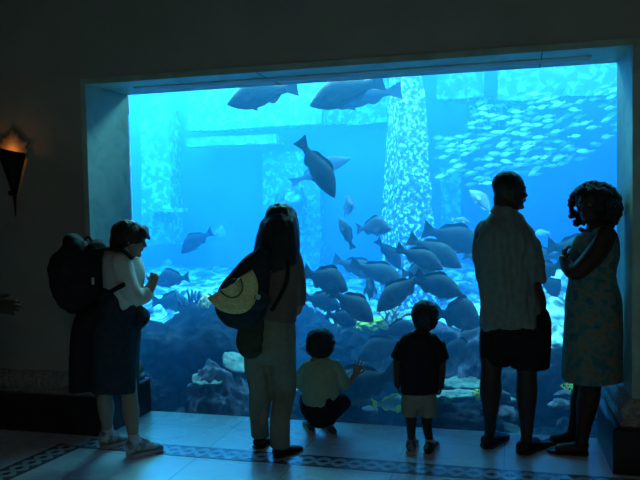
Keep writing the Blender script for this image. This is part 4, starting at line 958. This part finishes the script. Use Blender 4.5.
# folded straw hat hanging on the pack
ht = thing('straw_hat', 'tan half folded straw hat hanging on the small backpack', 'hat', f.J(232, 292, -.34))
c0, c1 = f.J(207.5, 298, -.40), f.J(252, 269.5, -.36); mid = (c0+c1)/2; ax = (c1-c0)/2; R0 = ax.length; axn = ax.normalized(); dn = (f.J(240, 312, -.36)-mid); dn = (dn-axn*dn.dot(axn)).normalized(); nn = axn.cross(dn).normalized()
if nn.dot(NH) > 0: nn = -nn
bm = bmesh.new(); n, mr = 36, 14; rows = []
for i in range(mr+1):
    r = i/mr; row = []
    for j in range(n+1):
        a = PI*j/n; bump = .055*max(0, 1-(r/.42)**4)+.006*math.sin(r*60)*.5; wv = .010*math.sin(a*5)*r
        rr = R0*r; row.append(mid+axn*(-math.cos(a))*rr+dn*math.sin(a)*rr*1.26+nn*(bump+wv))
    rows.append(row)
vv = [[bm.verts.new(p-ht.location) for p in row] for row in rows[1:]]; c = bm.verts.new(rows[0][0]-ht.location)
for j in range(n): bm.faces.new((c, vv[0][j], vv[0][j+1]))
for A, B in zip(vv, vv[1:]):
    for j in range(n): bm.faces.new((A[j], B[j], B[j+1], A[j+1]))
straw = noisemat('straw_weave', [(.4, (.62, .46, .22)), (.7, (.85, .66, .36))], 70, 3, .85, .15, .3)
o = bmobj('brim', bm, straw, ht, smooth=True); md = o.modifiers.new('s', 'SOLIDIFY'); md.thickness = .008
bm = bmesh.new(); ring = []
for j in range(n+1):
    a = PI*j/n; ring.append((mid+axn*(-math.cos(a))*R0*.44+dn*math.sin(a)*R0*.55+nn*.018-ht.location, .004, .009))
tube(bm, ring, ref=nn, seg=8, sub=1); bmobj('hat_band', bm, mat('dark_hat_band', (.12, .09, .05), .8), ht, smooth=True)
# jumper tied below the pack
bm = bmesh.new(); f.chain(bm, [(256, 322, -.15, 9, 6), (250, 334, -.17, 13, 7), (249, 345, -.17, 13, 7), (254, 352, -.16, 9, 5)], seg=20)
jp = thing('jumper', 'dark olive jumper hanging below the small backpack', 'jumper', f.J(252, 345, -.16)); remesh(bm, 'knit', olive, jp, .007, 2, (.012, 12, 5, 3))

# ---------------------------------------------------------------- backpacker in profile at the left
f = Fig(122, 452, 'short haired backpacker in white shirt and dark skirt, in profile at the left'); k = f.k
h1, t1 = at_z(101, 449, 0), at_z(129, 441, 0); h2, t2 = at_z(127, 458, 0), at_z(163, 449, 0)
a1, a2 = h1+(t1-h1)*.25+Z*.09, h2+(t2-h2)*.2+Z*.095
bm = bmesh.new(); hc = f.J(131, 239); hh = 33*k; fv = (RH*.97+NH*.2-Z*.28).normalized(); up = (Z+RH*.25).normalized()
P_ = head(bm, hc, hh, fv, up)
f.chain(bm, [(127, 246, 0, 7, 7.5), (121, 258, 0, 8.5, 9)])
f.chain(bm, [(120, 256, 0, 12, 17), (122, 268, 0, 16, 20), (122, 285, 0, 16, 19), (120, 305, 0, 16, 20), (116, 325, 0, 18, 22)])
kn1, kn2 = f.J(105, 392, .06), f.J(129, 394, -.04)
for hp, kn, a_ in ((f.J(112, 330, .06), kn1, a1), (f.J(122, 330, -.05), kn2, a2)): tube(bm, [(hp, 12*k, 13*k), (kn, 8*k, 8.5*k), (kn*.65+a_*.35, 8.6*k, 8.5*k), (kn*.3+a_*.7, 6*k, 6*k), (a_, 5*k, 5.2*k), (a_-Z*.05, 5.4*k, 5.5*k)])
W = f.J(153, 285, -.02)
tube(bm, [(f.J(122, 262, -.11), 7.5*k, 7.5*k), (f.J(127, 283, -.13), 6.5*k, 6.5*k), (f.J(137, 299, -.11), 5.6*k, 5.6*k), (f.J(146, 294, -.06), 5*k, 5*k), (W, 3.8*k, 3.8*k)]); hand(bm, W, Z*.8+RH*.25, NH, 17*k, .8, .05, 1)
W = f.J(152, 283, .05); tube(bm, [(f.J(126, 262, .12), 7.5*k, 7.5*k), (f.J(134, 282, .13), 6.5*k, 6.5*k), (f.J(143, 294, .10), 5.6*k, 5.6*k), (W, 3.8*k, 3.8*k)]); hand(bm, W, Z*.8+RH*.2, -NH, 17*k, .8, .05, -1)
remesh(bm, 'body', skin_pale, f.root, .0055, 3); eyes(f, P_, hh)
bh = noisemat('dark_brown_hair', [(.4, (.02, .014, .010)), (.7, (.045, .03, .02))], 40, 4, .5, .3, .4, 0, 'Object', (4, 4, .5))
bm = bmesh.new(); fh = (fv-up*fv.dot(up)).normalized(); sdv = up.cross(fh)
blob(bm, hc-fh*.10*hh+up*.13*hh, (.52*hh, .42*hh, .43*hh), (fh, sdv, up), 4); blob(bm, hc-fh*.30*hh-up*.14*hh, (.30*hh, .40*hh, .38*hh), (fh, sdv, up), 4)
tube(bm, [(hc+fh*.28*hh+up*.36*hh, .12*hh, .30*hh), (hc+fh*.42*hh+up*.22*hh, .07*hh, .26*hh), (hc+fh*.52*hh+up*.12*hh, .03*hh, .15*hh)])
remesh(bm, 'hair', bh, f.root, .006, 1, (.006, 40, 30, 1))
wsh = cloth('white_shirt', (.60, .60, .58), .1)
bm = bmesh.new()
f.chain(bm, [(124, 250, 0, 10, 11), (121, 257, 0, 17, 20), (124, 270, 0, 20, 23), (123, 285, 0, 19, 22), (122, 300, 0, 18.5, 22), (120, 306, 0, 18.5, 22)], round1=False, seg=28)
for d in (-.12, .12): f.chain(bm, [(122, 261, d, 9.5, 9), (127, 280, d*1.08, 9.5, 9), (137, 297, d*.95, 9, 8.5), (149, 292, d*.5, 7, 7)], round1=False)
remesh(bm, 'shirt', wsh, f.root, .008, 3, (.011, 9, 4, 3))
bm = bmesh.new(); f.chain(bm, [(120, 297, 0, 19, 23), (118, 310, 0, 21, 25), (116, 330, 0, 24, 28), (115, 360, 0, 24, 29), (115, 389, 0, 23.5, 29)], round1=False, seg=30)
remesh(bm, 'skirt', navy, f.root, .008, 3, (.014, 8, 1.5, 3))
bm = bmesh.new(); f.chain(bm, [(102, 308, 0, 10, 20), (90, 325, 0, 15, 24), (86, 355, 0, 14.5, 24), (86, 388, 0, 14, 22)], round1=False, seg=26); remesh(bm, 'jacket_tied_at_waist', blackcloth, f.root, .008, 3, (.014, 8, 1.5, 6))
for h_, t_ in ((h1, t1), (h2, t2)):
    o = shoe(f, h_, t_, .100, .118, sneaker, solem); laces(f, o, h_, t_, .100, .118, solem)
for a_ in (a1, a2):
    bm = bmesh.new(); tube(bm, [(a_+Z*.05-f.base, 5.8*k, 6*k), (a_-Z*.02-f.base, 6*k, 6.4*k)], round0=False); bmobj('sock', bm, sock, f.root, smooth=True)
bag = thing('backpack', 'large dark hiking backpack on the back of the person at the left', 'backpack', f.J(80, 270))
bm = bmesh.new(); f.chain(bm, [(73, 243, 0, 9, 14), (75, 252, 0, 18, 21), (75, 268, 0, 22, 24), (75, 284, 0, 23, 24), (77, 294, 0, 19, 20)], seg=26, expo=2.6)
f.chain(bm, [(97, 248, 0, 8.5, 16), (97, 262, 0, 9, 19), (96, 292, 0, 9, 19)])
remesh(bm, 'pack', blackcloth, bag, .008, 2, (.020, 9, 8, 3))
bm = bmesh.new(); f.chain(bm, [(63, 262, -.02, 9, 15), (60, 280, -.02, 9, 17), (62, 294, -.02, 8, 14)]); remesh(bm, 'rear_pocket', blackcloth, bag, .008, 2)
for d in (-.12, .12):
    bm = bmesh.new(); f.chain(bm, [(97, 251, d, 2, 2.6), (108, 249, d, 2, 3), (122, 250, d*1.12, 2, 3), (132, 258, d*1.15, 2, 3)]); remesh(bm, 'shoulder_strap', blackcloth, bag, .005, 1)
bm = bmesh.new(); f.chain(bm, [(100, 298, -.19, 2, 1.5), (112, 291, -.20, 2.4, 1.5), (124, 284.5, -.20, 2.4, 1.5)]); remesh(bm, 'hip_strap', blackcloth, bag, .005, 1)
bm = bmesh.new(); f.chain(bm, [(85, 240, -.02, 1.2, 1.2), (88, 236.5, -.02, 1.2, 1.2), (92, 241, -.02, 1.2, 1.2)]); remesh(bm, 'grab_loop', blackcloth, bag, .004, 1)
bm = bmesh.new(); box(bm, -.008, .008, -.004, .004, -.022, .022, .002); o = bmobj('label_tab', bm, mat('pale_tab', (.5, .5, .48), .7), bag); o.location = f.J(93, 281, -.15)-bag.location; o.rotation_euler = (0, 0, YAW)
pch = thing('waist_pouch', 'small dark pouch held at the front of the backpacker\'s skirt', 'pouch', f.J(143, 318)); bm = bmesh.new(); f.chain(bm, [(139, 309, 0, 4, 9), (143, 317, 0, 7, 12), (138, 327, 0, 4, 9)]); remesh(bm, 'pouch', navy, pch, .007, 2)

# ---------------------------------------------------------------- someone mostly beyond the left edge: a hand and a shin reach in
f = Fig(-22, 458, 'dark clothed person cut off at the left edge, only a hand in view'); k = f.k
h1, t1 = at_z(-30, 452, 0), at_z(-8, 446, 0); h2, t2 = at_z(-34, 466, 0), at_z(-8, 462, 0); a1, a2 = h1+(t1-h1)*.25+Z*.09, h2+(t2-h2)*.25+Z*.09
bm = bmesh.new(); hc = f.J(-26, 222); hh = 34*k; P_ = head(bm, hc, hh, RH)
f.chain(bm, [(-28, 230, 0, 8, 8), (-30, 246, 0, 9, 9)]); f.chain(bm, [(-30, 246, 0, 14, 18), (-30, 260, 0, 16, 22), (-30, 290, 0, 15, 19), (-30, 325, 0, 17, 22)])
for a_, d in ((a1, .06), (a2, -.06)): tube(bm, [(f.J(-28, 330, d), 13*k, 13*k), (f.J(-24, 390, d), 9*k, 9*k), (f.J(-26, 415, d), 8*k, 8*k), (a_, 5*k, 5*k), (a_-Z*.04, 5*k, 6*k)])
W = f.J(-9, 306, -.16); tube(bm, [(f.J(-30, 255, -.14), 8*k, 8*k), (f.J(-28, 292, -.18), 6.5*k, 6.5*k), (W, 4.5*k, 4.5*k)]); hand(bm, W, RH+Z*-.05, -Z*.4+NH, 33*k, .45, .08, 1)
W = f.J(-34, 330, .2); tube(bm, [(f.J(-30, 255, .14), 8*k, 8*k), (f.J(-33, 292, .18), 6.5*k, 6.5*k), (W, 4.5*k, 4.5*k)]); hand(bm, W, -Z, RH, 23*k, .4, .08, 1)
remesh(bm, 'body', skin_dark, f.root, .007, 3); eyes(f, P_, hh)
bm = bmesh.new(); blob(bm, hc-RH*.08*hh+Z*.12*hh, (.46*hh, .39*hh, .43*hh)); remesh(bm, 'hair', hairblack, f.root, .008, 1)
bm = bmesh.new(); f.chain(bm, [(-30, 246, 0, 12, 14), (-30, 254, 0, 17, 22), (-30, 275, 0, 18, 23), (-30, 325, 0, 19, 24)], round1=False)
for d in (-.14, .14): f.chain(bm, [(-30, 256, d, 9.5, 9.5), (-30, 275, d*1.15, 9, 9), (-28, 290, d*1.28, 8.5, 8.5)], round1=False)
remesh(bm, 'shirt', blackcloth, f.root, .008, 2, (.008, 9, 4, 3))
bm = bmesh.new(); f.chain(bm, [(-30, 318, 0, 19, 24), (-29, 335, 0, 20, 25)])
for d in (-.06, .06): f.chain(bm, [(-28, 330, d, 15, 15), (-25, 360, d, 13, 13), (-24, 385, d, 12, 12)], round1=False)
remesh(bm, 'shorts', navy, f.root, .008, 2)
for h_, t_ in ((h1, t1), (h2, t2)): shoe(f, h_, t_, .09, .08, sneaker, solem)
